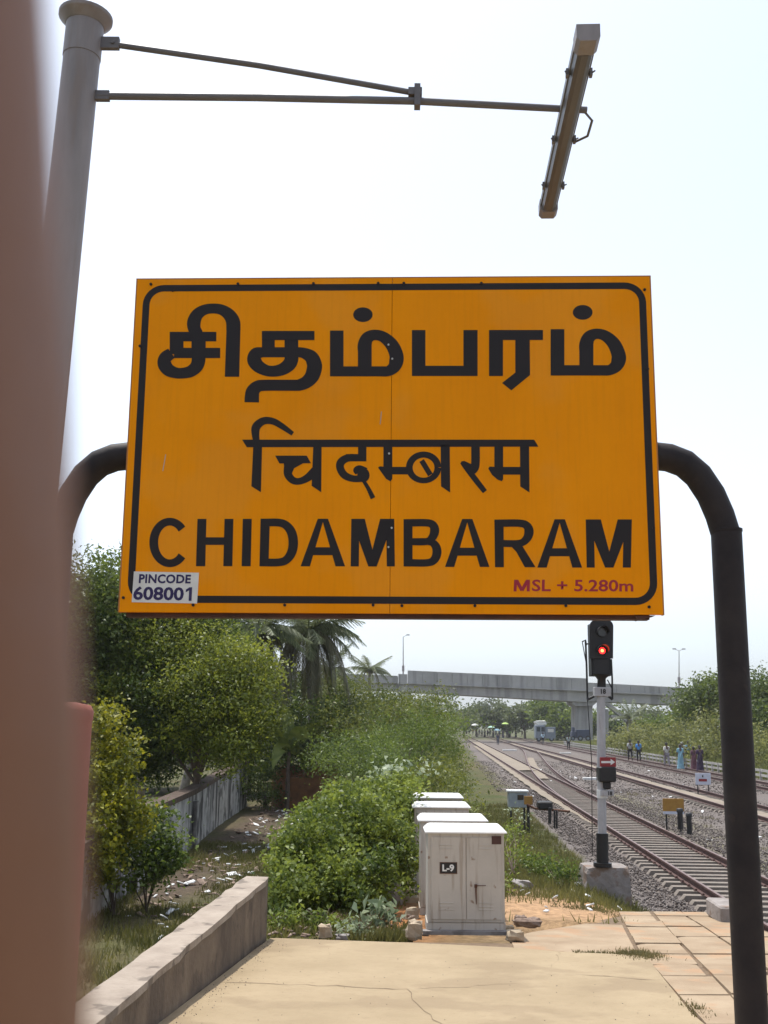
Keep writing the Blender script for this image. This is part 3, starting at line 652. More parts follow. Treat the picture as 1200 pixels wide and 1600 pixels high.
def sleepers(tr, fx, ylist, over=0):
    for y in ylist:
        x = fx(y) + G / 2; o = link('sleeper', slm, None, tr, (x + random.uniform(-.03, .03), y + random.uniform(-.02, .02), SH - .06 + random.uniform(-.006, .004)))
        o.rotation_euler = (0, random.uniform(-.006, .006), -atan(fx(y + .5) - fx(y - .5)) + random.uniform(-.012, .012))
sleepers(tA, xmain, np.arange(17.2, 112, .66)); sleepers(tB, xB, np.arange(36, 60, .68))
# rail clips along the near rail
s = MB()
for y in np.arange(17.2, 60, .66):
    for r_ in (0, G):
        for sx in (-1, 1):
            x = xmain(y) + r_ + sx * .085; s.box((x, y, SH + .022), (.075, .11, .05), taper=.6)
tag(s.build('rail_clips', MT['rail'], tA), kind='stuff')
def ribbon(fx0, fx1, ylist, z, name, mat):
    vs = []; 
    for y in ylist: vs += [(fx0(y) + .05 * sin(y * 1.3), y, z + .01 * sin(y * .9)), ((fx0(y) + fx1(y)) / 2, y, z + .03), (fx1(y) + .05 * sin(y * 1.7 + 1), y, z + .01 * sin(y))]
    fs = []
    for i in range(len(ylist) - 1):
        a = 3 * i; fs += [(a, a + 1, a + 4, a + 3), (a + 1, a + 2, a + 5, a + 4)]
    mb = MB(); mb.add(vs, fs, True); return tag(mb.build(name, mat), kind='structure')
ribbon(lambda y: xmain(y) + .09, lambda y: xmain(y) + G - .09, list(np.arange(84, 235, 1.5)), RZ - .10, 'sand_strip', MT['sand'])
ribbon(lambda y: xmain(y) - .1 - .5 * float(sstep(y, 34, 60)), lambda y: xmain(y) - .1, list(np.arange(35, 180, 1.5)), RZ - .17, 'sand_strip', MT['sand'])
ribbon(lambda y: xB(y) + .09, lambda y: xB(y) + .95, list(np.arange(36, 200, 1.5)), RZ - .10, 'sand_strip', MT['sand'])
ribbon(lambda y: xs_(y) + .1, lambda y: xs_(y) + .75, list(np.arange(72, 118, 1.5)), RZ - .13, 'sand_strip', MT['sand'])

# ballast stones: real geometry, too many to count
def stones(name, x, y, z, size, mat, tint=None):
    n = len(x); B = np.array([(1, 0, 0), (-1, 0, 0), (0, 1, 0), (0, -1, 0), (0, 0, 1), (0, 0, -1)], float)
    T = np.array([(0, 2, 4), (2, 1, 4), (1, 3, 4), (3, 0, 4), (2, 0, 5), (1, 2, 5), (3, 1, 5), (0, 3, 5)])
    q = rng.normal(size=(n, 3, 3)); q, _ = np.linalg.qr(q)
    V = B[None] * (rng.uniform(.55, 1.15, (n, 6, 1))) * size[:, None, None] * rng.uniform(.6, 1.1, (n, 1, 3))
    V = np.einsum('nij,nkj->nki', q, V) + np.stack([x, y, z], -1)[:, None]
    Fc = (np.arange(n) * 6)[:, None, None] + T[None]
    me = mesh_np(name, V.reshape(-1, 3), Fc.reshape(-1, 3)); a = me.attributes.new('tint', 'FLOAT', 'POINT')
    a.data.foreach_set('value', np.repeat(rng.uniform(0, 1, n) if tint is None else tint, 6).astype(np.float32)); return tag(link(name, me, mat), kind='stuff')
stm = leafmat('ballast_stone', (.065, .050, .043), (.225, .195, .178), 0.0, .9)
def strip_pts(n, y0, y1, pw, f0, f1):
    u = rng.uniform(0, 1, n); y = y0 + (y1 - y0) * u ** pw; x = f0(y) + (f1(y) - f0(y)) * rng.uniform(0, 1, n); return x, y
X1 = []; Y1 = []
for n, y0, y1, pw, f0, f1 in ((38000, 15.3, 62, 1.7, lambda y: xmain(y) - 1.75, lambda y: xmain(y) + G + 2.2), (9000, 30, 64, 1.3, lambda y: xmain(y) + G + 2, lambda y: xB(y) + G + 1.5), (5000, 15.4, 22, 1.2, lambda y: xmain(y) - 2.3, lambda y: xmain(y) - .3), (9000, 60, 110, 1.4, lambda y: xmain(y) - 2.6, lambda y: xC(y) + 3)):
    a, b = strip_pts(n, y0, y1, pw, f0, f1); X1.append(a); Y1.append(b)
X1 = np.concatenate(X1); Y1 = np.concatenate(Y1)
xm = xmain(Y1); inside = (X1 > xm - .62) & (X1 < xm + G + .62)
keep = ~(((np.abs(X1 - xm) < .1) | (np.abs(X1 - xm - G) < .1)) | ((X1 > xm) & (X1 < xm + G) & (Y1 > 84)))
Z1 = terr(X1, Y1) + np.where(inside, -.03, .0) + rng.uniform(-.01, .035, len(X1))
Z1 = np.where(~inside & (Y1 < 62) & (X1 < xm + 3) & (X1 > xm - 1.5), np.maximum(Z1, SH - .03 + rng.uniform(-.03, .03, len(X1))), Z1)
sz = rng.uniform(.022, .052, len(X1)) * np.where(Y1 > 60, 1.6, 1)
stones('ballast', X1[keep], Y1[keep], Z1[keep], sz[keep], stm, np.where(inside, rng.uniform(0, .3, len(X1)), rng.uniform(0, 1, len(X1)))[keep])

# ------------------------------------------------------------------ boundary wall on the left
wp = []
for px, t_, b_ in ((386, 1193, 1258), (340, 1216, 1290), (300, 1240, 1325), (250, 1262, 1362), (205, 1283, 1398), (150, 1312, 1440), (110, 1335, 1475)):
    g_ = atz(px, b_, -1.8); wp.append((g_.x, g_.y, -2.0, aty(px, t_, g_.y).z))
wp = wp[::-1]
root = wall_strip(wp, .24, MT['oldwall'], MT['wallcap'], 'boundary_wall', 'old lime-washed compound wall with black damp streaks and a dark cap under the trees', 'wall')
s = MB()
for i in range(len(wp) - 1):
    a, b = Vector((wp[i][0] + .05, wp[i][1], wp[i][3] - .02)), Vector((wp[i + 1][0] + .05, wp[i + 1][1], wp[i + 1][3] - .02))
    s.prism([a + Vector((0, 0, 0)), a + Vector((-.36, 0, 0)), a + Vector((-.36, 0, .17)), a + Vector((.0, 0, .14))], b - a, 0)
s.build('wall_cap', MT['wallcap'], root)
# buttress stubs of the wall
for i in (2, 4):
    x, y, zb, zt = wp[i]; s = MB(); s.box((x + .06, y, (zb + zt) / 2 - .1), (.14, .3, zt - zb - .2)); s.build('buttress', MT['oldwall'], root)

# ------------------------------------------------------------------ cabinets
def cabinet(x0, x1, y, zb, zl, label, first):
    root = thing('equipment_cabinet', label, 'cabinet', (x0, y, zb), 'relay cabinets in a row on the platform end')
    wd = x1 - x0; cx = (x0 + x1) / 2; dp = .52; h = zl - zb
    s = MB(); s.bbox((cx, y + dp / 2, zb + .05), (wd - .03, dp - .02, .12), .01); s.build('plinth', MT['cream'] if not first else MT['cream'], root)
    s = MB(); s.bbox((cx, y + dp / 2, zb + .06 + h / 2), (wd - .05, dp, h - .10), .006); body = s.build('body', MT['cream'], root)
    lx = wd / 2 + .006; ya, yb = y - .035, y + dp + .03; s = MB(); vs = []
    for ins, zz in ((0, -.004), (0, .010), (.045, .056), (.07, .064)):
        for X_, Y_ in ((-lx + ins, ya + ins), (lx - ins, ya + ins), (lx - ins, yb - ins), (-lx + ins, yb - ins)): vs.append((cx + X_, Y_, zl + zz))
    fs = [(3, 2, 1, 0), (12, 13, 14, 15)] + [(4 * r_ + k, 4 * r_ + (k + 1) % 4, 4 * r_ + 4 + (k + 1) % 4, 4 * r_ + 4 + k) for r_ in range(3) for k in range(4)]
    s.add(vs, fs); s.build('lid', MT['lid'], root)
    dz0, dz1 = zb + .14, zl - .045; mid = cx + wd * .0
    for k, (a, b) in enumerate(((x0 + .06, mid - .004), (mid + .004, x1 - .06))):
        s = MB(); s.bbox(((a + b) / 2, y - .006, (dz0 + dz1) / 2), (b - a, .014, dz1 - dz0), .004); door = s.build('door', MT['cream'], root)
        if first:
            for vz in (.12, .16, .20, .86, .90):
                s = MB(); s.bbox(((a + b) / 2 + (.02 if k else -.02), y - .015, dz0 + (dz1 - dz0) * vz), (.16, .006, .010), .002); s.build('louvre', MT['cream'], door)
            for hz_ in (.15, .5, .85):
                s = MB(); xx = a + .004 if k == 0 else b - .004; s.cyl((xx, y - .014, dz0 + (dz1 - dz0) * hz_ - .03), (xx, y - .014, dz0 + (dz1 - dz0) * hz_ + .03), .006, 8); s.build('hinge', MT['cream'], door)
            if k == 1:
                hx = a + .10; hz2 = aty(743, 1384, y).z
                s = MB(); s.box((hx, y - .021, hz2), (.03, .02, .035)); s.tube([(hx, y - .03, hz2 + .01), (hx, y - .034, hz2 - .06), (hx + .004, y - .03, hz2 - .19)], [.009, .008, .004], 8); s.tube([(hx + .005, y - .028, hz2 + .004), (hx + .11, y - .026, hz2 + .006)], .004, 6); s.build('handle', MT['rust'], door)
    return root, body
dy = 12.55
cabs = [(12.55, .493, 1.39, .512, 'front most white cabinet marked L-9 with two doors at the slab edge'),
        (14.64, .484, 1.382, .458, 'white cabinet second in the row directly behind the one marked L-9'),
        (17.57, .490, 1.391, .411, 'white cabinet third in the row with only its bright lid and side showing'),
        (20.0, .558, 1.46, .397, 'rearmost white cabinet in the row with the narrowest and highest looking lid')]
for i, (y, a, b, zl, lb) in enumerate(cabs):
    zb = min(zp(y), tz((a + b) / 2, y)) if i else zp(12.3) + .012
    r_, body = cabinet(a, b, y, zb, zl, lb, i == 0)
    if i == 0:
        def cp(px, py, d=0): v = aty(px, py, y); return Vector((v.x, y - d, v.z))
        q = [cp(687, 1347), cp(714, 1347), cp(714, 1364.5), cp(687, 1364.5)]
        s = MB(); s.prism([p + Vector((0, -.0165, 0)) for p in q][::-1], (0, .004, 0), 0); pl_ = s.build('number_plate', MT['sigblack'], r_)
        w0 = q[1].x - q[0].x; h0 = q[0].z - q[3].z; off = origin(pl_)
        s = MB()
        for (cx_, cz_, ww, hh) in ((.5, .985, 1.02, .06), (.5, .015, 1.02, .06), (.015, .5, .04, .9), (.985, .5, .04, .9)):
            s.box((q[3].x + w0 * cx_, y - .018, q[3].z + h0 * cz_), (w0 * ww, .004, h0 * hh))
        s.build('plate_border', MT['rust'], pl_)
        text_on('L-9', lambda a_, b_: (q[3].x + w0 * (.15 + .68 * a_) - off.x, y - .0185 - off.y, q[3].z + h0 * (.18 + .64 * b_) - off.z), 'plate_lettering', MT['white'], pl_, .04)
        q2 = [cp(768, 1306), cp(783, 1306), cp(783, 1319), cp(768, 1319)]
        s = MB(); s.prism([p + Vector((0, -.0165, 0)) for p in q2][::-1], (0, .004, 0), 0); s.build('maker_plate', MT['frame'], r_)
        # broken grout and rust along the foot
        s = MB(); s.box(((a + b) / 2, y - .02, zb + .012), (b - a + .06, .12, .04)); s.build('footing', MT['concrete'], r_)

# ------------------------------------------------------------------ colour light signal
SY = 18.6
def sp(px, py, d=0): v = aty(px, py, SY); return Vector((v.x, SY + d, v.z))
MPX = SY * 1.02 / F
sb = sp(941, 1350); gz = tz(sb.x, SY)
sig = thing('signal', 'tall railway colour light signal showing red on a white post with black foot', 'signal', (sb.x, SY, sb.z))
def bx(px0, py0, px1, py1, d0, d1, name, mat, parent=sig, b=.01):
    a, c = sp(px0, py1), sp(px1, py0); s = MB(); s.bbox(((a.x + c.x) / 2, SY + (d0 + d1) / 2, (a.z + c.z) / 2), (c.x - a.x, d1 - d0, c.z - a.z), b); return s.build(name, MT[mat], parent)
s = MB(); s.tube([sp(941, 1304), sp(939.5, 1180), sp(939, 1085)], .072, 20); s.build('pole', MT['sigwhite'], sig)
s = MB(); s.tube([sp(941.5, 1351), sp(941, 1302)], .098, 20); s.tube([sp(941.5, 1354), sp(941.5, 1348)], .15, 20); s.build('pole_foot', MT['sigblack'], sig)
# backboard with rounded top
o = []
for px, py in ((921, 1029), (921, 980)): o.append(sp(px, py))
for t in range(0, 7): a = pi - pi / 2 * t / 6; o.append(sp(932 + 11 * cos(a), 979 - 11 * sin(a)))
for t in range(0, 7): a = pi / 2 - pi / 2 * t / 6; o.append(sp(947 + 11 * cos(a), 979 - 11 * sin(a)))
for px, py in ((958, 980), (957.5, 1029)): o.append(sp(px, py))
s = MB(); s.prism([p + Vector((0, -.02, 0)) for p in o][::-1], (0, .05, 0), 0); s.build('backboard', MT['sigblack'], sig)
bx(925, 974, 953, 1056, .03, .30, 'lamp_case', 'sigblack')
for py, lit in ((988, False), (1017, True)):
    c = sp(940, py); s = MB(); s.tube([c + Vector((0, -.05, 0)), c + Vector((0, -.018, 0))], .085, 20); ring = s.build('lens_ring', MT['sigblack'], sig)
    s = MB(); s.tube([c + Vector((0, -.053, 0)), c + Vector((0, -.049, 0))], .052 if lit else .07, 20); s.build('lens', MT['redglow' if lit else 'lensdark'], ring)
    if lit: s = MB(); s.tube([c + Vector((0, -.057, 0)), c + Vector((0, -.0535, 0))], .022, 14); s.build('lamp_core', MT['orangeglow'], ring)
    # hood over the lens: half tube
    vs = []; fs = []; K = 12
    for i in range(K + 1):
        a = radians(-10 + 200 * i / K)
        for rr, yy in ((.098, -.03), (.098, -.03 - .16 - .07 * sin(a)), (.092, -.03 - .16 - .07 * sin(a)), (.092, -.03)): vs.append(c + Vector((rr * cos(a), yy, rr * sin(a))))
    for i in range(K):
        for q in range(4): fs.append((4 * i + q, 4 * i + (q + 1) % 4, 4 * i + 4 + (q + 1) % 4, 4 * i + 4 + q))
    s = MB(); s.add(vs, fs, False); s.build('hood', MT['sigblack'], sig)
bx(927, 1029, 953, 1056, -.02, .03, 'lower_case', 'sigblack', b=.015)
s = MB(); s.tube([sp(940, 1054), sp(940, 1060), sp(940, 1075)], [.15, .07, .075], 16); s.build('neck', MT['sigblack'], sig)
for sx in (928.5, 951):
    s = MB(); s.tube([sp(sx, 1053), sp(939.5 + (sx - 939.5) * .25, 1064)], .014, 8); s.build('brace', MT['sigblack'], sig)
bx(928, 1074, 952, 1088, -.09, .09, 'number_plate', 'sigwhite', b=.006)
plo = Vector(sig.location)
text_on('18', lambda a_, b_: (sp(937 + 8 * a_, 1080).x - plo.x, -.094, sp(940, 1084.5 - 8 * b_).z - plo.z), 'plate_lettering', MT['sigblack'], sig, .04)
for a_, b_ in (((928, 1088), (918, 1093)), ((951, 1088), (957, 1093))): s = MB(); s.tube([sp(*a_), sp(*b_)], .022, 8); s.build('bracket', MT['sigblack'], sig)
s = MB(); s.tube([sp(918, 1093), sp(916.5, 1040), sp(915, 1002)], .017, 8); s.tube([sp(909.5, 1003), sp(915, 1000), sp(916, 1008)], .015, 6); s.tube([sp(910, 1004), sp(915.8, 1036)], .008, 6); s.build('ladder_rail', MT['sigblack'], sig)
s = MB(); s.tube([sp(957, 1093), sp(956.5, 1060), sp(955, 1030)], .016, 8); s.build('ladder_rail', MT['sigblack'], sig)
s = MB(); s.tube([sp(956, 1075), sp(949, 1062)], .01, 6); s.build('stay', MT['sigblack'], sig)
s = MB(); s.tube([sp(916, 1006), sp(921, 1006)], .012, 6); s.build('stay', MT['sigblack'], sig)
# red plate with white arrow, phone box, collar
bx(935.5, 1183, 959, 1197.5, -.16, -.10, 'arrow_plate', 'sigred', b=.004)
s = MB()
for P in ([(936.5, 1188.6), (951, 1188.6), (951, 1185.2), (957.8, 1190.3), (951, 1195), (951, 1191.8), (936.5, 1191.8)],): s.prism([sp(*p) + Vector((0, -.165, 0)) for p in P][::-1], (0, .004, 0), 0)
s.build('arrow', MT['white'], sig)
bx(933.5, 1197.5, 959, 1221, -.20, .10, 'signal_telephone', 'sigblack', b=.02)
bx(941, 1221, 952, 1232.5, -.14, .02, 'telephone_neck', 'sigblack', b=.015)
s = MB(); s.tube([sp(941, 1247), sp(940.5, 1234)], .088, 18); s.build('collar', MT['white'], sig)
bx(936, 1234, 957, 1243, -.12, -.085, 'collar_plate', 'sigwhite', b=.004)
text_on('18', lambda a_, b_: (sp(943 + 6.5 * a_, 1080).x - plo.x, -.124, sp(940, 1242 - 6.5 * b_).z - plo.z), 'plate_lettering', MT['sigblack'], sig, .04)
for px in (925, ):
    s = MB(); s.tube([sp(px + .5, 1338), sp(px - .5, 1190), sp(918, 1094)], .007, 6); s.build('stay_wire', MT['sigblack'], sig)
def block(mb, c, d, n=7, seed=4):
    rr = random.Random(seed)
    for ax_ in range(3):
        for sg in (-1, 1):
            vs = []; fs = []
            for i in range(n + 1):
                for j_ in range(n + 1):
                    p = [0, 0, 0]; p[ax_] = sg; p[(ax_ + 1) % 3] = -1 + 2 * i / n; p[(ax_ + 2) % 3] = -1 + 2 * j_ / n
                    h_ = sin(p[0] * 7 + p[1] * 5 + seed) * cos(p[2] * 8 + p[1] * 4) * .5 + sin(p[0] * 15 - p[2] * 13) * .3
                    ed = sum(abs(v) > .98 for v in p); k_ = 1 - .03 * (ed - 1) + .022 * h_ - (.04 if ed == 3 else 0)
                    vs.append(Vector(c) + Vector((p[0] * d[0] / 2 * k_ * (1.04 - .05 * p[2]), p[1] * d[1] / 2 * k_ * (1.04 - .05 * p[2]), p[2] * d[2] / 2 * (k_ if p[2] > 0 else 1))))
            for i in range(n):
                for j_ in range(n):
                    a = i * (n + 1) + j_; f = (a, a + n + 1, a + n + 2, a + 1); fs.append(f if sg > 0 else f[::-1])
            mb.add(vs, fs)
s = MB(); block(s, (sp(949, 1376).x, SY + .28, (sp(949, 1354).z + gz) / 2 - .1), (.72, .74, sp(949, 1354).z - gz + .2)); s.build('concrete_base', MT['baseconc'], sig)

# ------------------------------------------------------------------ small trackside things
def board_on_legs(px0, py0, px1, py1, y, name, label, cat, face, back='boardpale', legs=True, foot=None):
    a, c = aty(px0, py1, y), aty(px1, py0, y); gz_ = tz((a.x + c.x) / 2, y)
    root = thing(name, label, cat, ((a.x + c.x) / 2, y, gz_))
    s = MB(); s.bbox(((a.x + c.x) / 2, y, (a.z + c.z) / 2), (c.x - a.x, .05, c.z - a.z), .006); s.build('panel', MT[face], root)
    if foot: b_ = aty(px0, foot, y); s = MB(); s.bbox(((a.x + c.x) / 2, y + .01, (a.z + b_.z) / 2), (c.x - a.x - .02, .06, a.z - b_.z), .006); s.build('lower_band', MT[back], root)
    for xx in (a.x + .12, c.x - .12): s = MB(); s.cyl((xx, y + .06, gz_ - .1), (xx, y + .06, (a.z + c.z) / 2), .03, 8); s.build('leg', MT['sigblack'], root)
    return root
board_on_legs(1036, 1248, 1068, 1267.5, 38, 'marker_board', 'small ochre yellow board standing in the ballast between the tracks', 'board', 'boardyel', foot=1272)
def stub(px, py0, py1, y, label, r=.1):
    a = aty(px, py1, y); b = aty(px + .8, py0, y); root = thing('stub_post', label, 'post', (a.x, y, a.z), 'black stub posts beside the tracks')
    s = MB(); s.tube([(a.x, y, a.z - .25), (a.x, y, b.z - .02)], r * .8, 12); s.build('shaft', MT['sigblack'], root)
    s = MB(); s.tube([(a.x, y, b.z - .1), (a.x, y, b.z), (a.x, y, b.z + .02)], [r, r, r * .6], 12); s.build('head', MT['sigblack'], root)
stub(1063, 1264, 1283, 36, 'black stub post close in front of the ochre yellow board', .11); stub(1077, 1271, 1290, 34.5, 'black stub post right of the ochre yellow board', .1)
wb = board_on_legs(1087, 1208, 1110, 1226, 58, 'notice_board', 'small pale board with a red mark beyond the second track', 'board', 'boardpale')
a = aty(1098, 1219, 58); s = MB(); s.box((a.x, 57.968, a.z), (.42, .012, .13)); s.build('red_mark', MT['sigred'], wb)
s = MB(); s.box((a.x, 57.968, a.z + .2), (.06, .012, .1)); s.build('dark_mark', MT['sigblack'], wb)
eb0, eb1 = aty(793, 1262, 37), aty(826, 1238, 37); root = thing('trackside_box', 'grey steel junction box on dark legs among weeds left of the rails', 'junction box', ((eb0.x + eb1.x) / 2, 37, tz(eb0.x, 37)))
cx = (eb0.x + eb1.x) / 2; wv = eb1.x - eb0.x
s = MB(); s.bbox((cx, 37.2, (eb0.z + eb1.z) / 2), (wv * .88, .4, eb1.z - eb0.z), .02); s.build('body', MT['box'], root)
s = MB(); s.bbox((cx, 37.2, eb1.z + .03), (wv, .5, .07), .015); s.build('lid', MT['white'], root)
s = MB(); s.bbox((cx + .08, 36.985, eb1.z - .16), (.2, .04, .16), .01); s.build('door', MT['lensdark'], root)
for sx in (-.22, .22): s = MB(); s.box((cx + sx, 37.2, (eb0.z + tz(cx, 37)) / 2 - .1), (.06, .06, eb0.z - tz(cx, 37) + .2)); s.build('leg', MT['sigblack'], root)
board_on_legs(819, 1244, 832, 1257, 36.2, 'marker_board', 'tiny rusty yellow board right of the grey junction box', 'board', 'boardyel')
# point machine by the turnout
pm = aty(850, 1266, 36); root = thing('point_machine', 'black point machine with a rod on stubs beside the left rail', 'point machine', (pm.x, 36, tz(pm.x, 36)))
a, b = aty(840, 1264, 36), aty(862, 1252, 36); s = MB(); s.bbox(((a.x + b.x) / 2, 36, (a.z + b.z) / 2), (b.x - a.x, .5, b.z - a.z), .04); s.build('housing', MT['sigblack'], root)
s = MB(); s.tube([aty(823, 1257, 36), aty(836, 1263.5, 36), aty(858, 1265, 36), aty(890, 1268, 35.4)], .035, 8); s.build('rod', MT['rust'], root)
for px, p0, p1 in ((859, 1262, 1287), (866.5, 1266, 1294), (870, 1266, 1294)): s = MB(); s.tube([aty(px, p1, 35.2), aty(px, p0, 35.2)], .05 if px < 862 else .03, 10); s.build('stub', MT['sigblack'], root)
# white fouling marks laid between the tracks
for px0, px1, py, lb in ((785, 806, 1171.5, 'white painted fouling mark slab farthest up between the diverging rails'), (875, 891, 1176, 'white painted fouling mark slab right of the crossover near a walking man'), (911, 932, 1215.5, 'white painted fouling mark slab just left of the signal telephone')):
    a, b = atz(px0, py, -1.66), atz(px1, py, -1.66); root = thing('fouling_mark', lb, 'marker slab', ((a.x + b.x) / 2, a.y, -1.8), 'white fouling marks')
    s = MB(); s.bbox(((a.x + b.x) / 2, a.y, -1.7), (b.x - a.x, .35, .16), .02); s.build('slab', MT['white'], root)
# low white fence along the far track
fr = thing('low_fence', 'low whitish concrete post and rail fence along the far track below the bushes', 'fence', (xC(110) + 3.4, 110, -1.75))
def xf(y): return xC(y) + G + 1.9
s = MB(); s.box((0, 0, .32), (.16, .16, .72)); fpm = s.mesh('fence_post', Vector((0, 0, 0))); fpm.materials.append(MT['fence'])
off = origin(fr)
for i, y in enumerate(np.arange(62, 196, 1.9)):
    o = link('fence_post', fpm, None, fr, Vector((xf(y), y, -1.78)) - off); o.rotation_euler.z = random.uniform(-.2, .2)
for h_ in (.18, .5):
    for y in np.arange(62, 194, 19):
        s = MB(); s.prism([Vector((xf(y) - .04, y, -1.78 + h_)), Vector((xf(y) + .04, y, -1.78 + h_)), Vector((xf(y) + .04, y, -1.62 + h_)), Vector((xf(y) - .04, y, -1.62 + h_))], (xf(y + 18.9) - xf(y), 18.9, 0), 0); s.build('fence_rail', MT['fence'], fr)

# ------------------------------------------------------------------ road bridge
BYY = 222.0
br = thing('road_bridge', 'grey concrete road bridge crossing over the railway tracks on tall piers', 'bridge', tuple(aty(912, 1150, BYY)))
def bpoly(pts, d0, d1, name, mat='bridge', parent=None):
    s = MB(); s.prism([aty(px, py, BYY + d0) for px, py in pts], (0, d1 - d0, 0), 0); return s.build(name, MT[mat], parent or br)
def band(x0, t0, b0, x1, t1, b1, d0, d1, name): return bpoly([(x0, t0), (x1, t1), (x1, b1), (x0, b0)][::-1][::1], d0, d1, name)
for (x0, t0, l0, b0, x1, t1, l1, b1) in ((330, 1044, 1056, 1068, 622, 1056, 1066.5, 1079.5), (637, 1047.5, 1067, 1081, 917, 1060, 1078.5, 1097), (919, 1066.5, 1079.5, 1095.5, 1230, 1083, 1093, 1109)):
    npan = max(6, int((x1 - x0) / 22))
    for q in range(npan):
        ta, tb = q / npan, (q + .975) / npan; L2 = lambda a, b, t: a + (b - a) * t
        band(L2(x0, x1, ta), L2(t0, t1, ta) + random.uniform(-.03, .03), L2(l0, l1, ta), L2(x0, x1, tb), L2(t0, t1, tb) + random.uniform(-.03, .03), L2(l0, l1, tb), random.uniform(0, .02), .35, 'parapet_panel')
    band(x0, t0 + 1, l0 - 1, x1, t1 + 1, l1 - 1, .2, .33, 'parapet'); band(x0, t0 + 1, l0, x1, t1 + 1, l1, 9, 9.35, 'parapet')
    band(x0, l0 - .4, l0 + 1.6, x1, l1 - .4, l1 + 1.6, -.35, 9.7, 'deck_slab'); band(x0, l0 + 1.2, b0, x1, l1 + 1.2, b1, .5, 8.6, 'girder')
band(622.5, 1053, 1069, 636.5, 1053.5, 1069, 0, .4, 'parapet'); band(622.5, 1067, 1081, 636.5, 1067, 1081, .4, 8.6, 'girder')
def pier(x0, x1, yt, yb, capw, parent=br):
    p = bpoly([(x0, yt + 7), (x1, yt + 7), (x1, yb), (x0, yb)][::-1], 2.0, 7.0, 'pier'); bpoly([(x0 - capw, yt), (x1 + capw, yt), (x1 + capw, yt + 5), (x1, yt + 9), (x0, yt + 9), (x0 - capw, yt + 5)][::-1], 1.0, 8.0, 'pier_cap', parent=p)
pier(899, 926, 1094, 1164, 5); pier(626, 640, 1081, 1164, 3); pier(1066, 1090, 1102, 1164, 5); pier(420, 440, 1072, 1164, 4)
bpoly([(943, 1098), (952, 1098), (996, 1133), (987, 1134)][::-1], -2.2, -.6, 'staircase'); bpoly([(947, 1108), (951, 1108), (951, 1164), (947, 1164)][::-1], -2.2, -1.4, 'stair_column'); bpoly([(955, 1117), (984, 1121), (984, 1124), (955, 1121)][::-1], -2.2, 1, 'stair_landing')
bpoly([(981, 1127), (984, 1127), (984, 1164), (981, 1164)][::-1], -2.2, -1.4, 'stair_column')
def street_lamp(px, pyb, pyt, lab, arms):
    a, b = aty(px, pyb, BYY + 8), aty(px, pyt, BYY + 8); root = thing('street_lamp', lab, 'street lamp', a, 'street lamps on the bridge')
    s = MB(); s.tube([a, a.lerp(b, .2), b], [.16, .12, .07], 8); s.build('pole', MT['grey'], root)
    s = MB(); s.box(a.lerp(b, .2), (.5, .4, 1.2)); s.build('control_box', MT['grey'], root)
    for sg in arms: s = MB(); s.tube([b, b + Vector((sg * .8, 0, .35))], .05, 6); s.box(b + Vector((sg * 1.0, 0, .4)), (.7, .3, .2)); s.build('lamp_arm', MT['grey'], root)
street_lamp(630, 1057, 995, 'slender street lamp on the bridge left of the raised parapet', (1,)); street_lamp(1061, 1074, 1017, 'slender twin headed street lamp on the right part of the bridge', (-1, 1))

# ------------------------------------------------------------------ vehicles under the bridge
def wheel(parent, c, r):
    s = MB(); s.tube([Vector(c) + Vector((0, -.12, 0)), Vector(c) + Vector((0, .12, 0))], r, 14); t = s.build('wheel', MT['tyre'], parent)
    s = MB(); s.tube([Vector(c) + Vector((0, -.13, 0)), Vector(c) + Vector((0, .13, 0))], r * .5, 10); s.build('rim', MT['bluegrey'], t)
VY = 206.0; k_ = VY / F
def vp(px, py, d=0): v = aty(px, py, VY); return Vector((v.x, VY + d, v.z))
a = vp(838, 1158); root = thing('lorry', 'blue grey lorry loaded with white sacks parked under the bridge', 'lorry', a)
def vb(px0, py0, px1, py1, d0, d1, name, mat, parent, b=.05):
    a, c = vp(px0, py1), vp(px1, py0); s = MB(); s.bbox(((a.x + c.x) / 2, VY + (d0 + d1) / 2, (a.z + c.z) / 2), (c.x - a.x, d1 - d0, c.z - a.z), b); return s.build(name, MT[mat], parent)
vb(837, 1133, 852, 1154, 0, 2.2, 'cab', 'bluegrey', root, .12); vb(852.5, 1136, 868, 1154, 0, 2.3, 'cargo_body', 'bluegrey', root)
vb(839, 1136, 844, 1143, -.03, .02, 'window', 'glass', root, .01); vb(846, 1136, 851, 1143, -.03, .02, 'window', 'glass', root, .01); vb(856, 1139, 865, 1144, -.03, .02, 'side_panel', 'cloth', root, .01)
s = MB(); s.rock((vp(845, 1130).x, VY + 1.1, vp(845, 1130).z), (2.2, 2.0, .95), 3, 10, 7); s.build('load', MT['cloth'], root)
for px in (842, 862): wheel(root, vp(px, 1154.5, .15), .48)
a = vp(892, 1158); root = thing('tractor_trailer', 'dark blue tractor and trailer parked beside the bridge pier', 'tractor', a)
vb(900, 1140, 919, 1153, -1.2, 1.2, 'trailer_body', 'bluetarp', root); vb(892, 1143, 899, 1153, -.9, .7, 'engine_cover', 'bluetarp', root, .1); vb(893, 1136, 897, 1143, -.7, .5, 'cab', 'bluetarp', root, .06)
for px, r_ in ((893.5, .42), (905, .5), (917, .5)): wheel(root, vp(px, 1153.5, -1.1), r_)

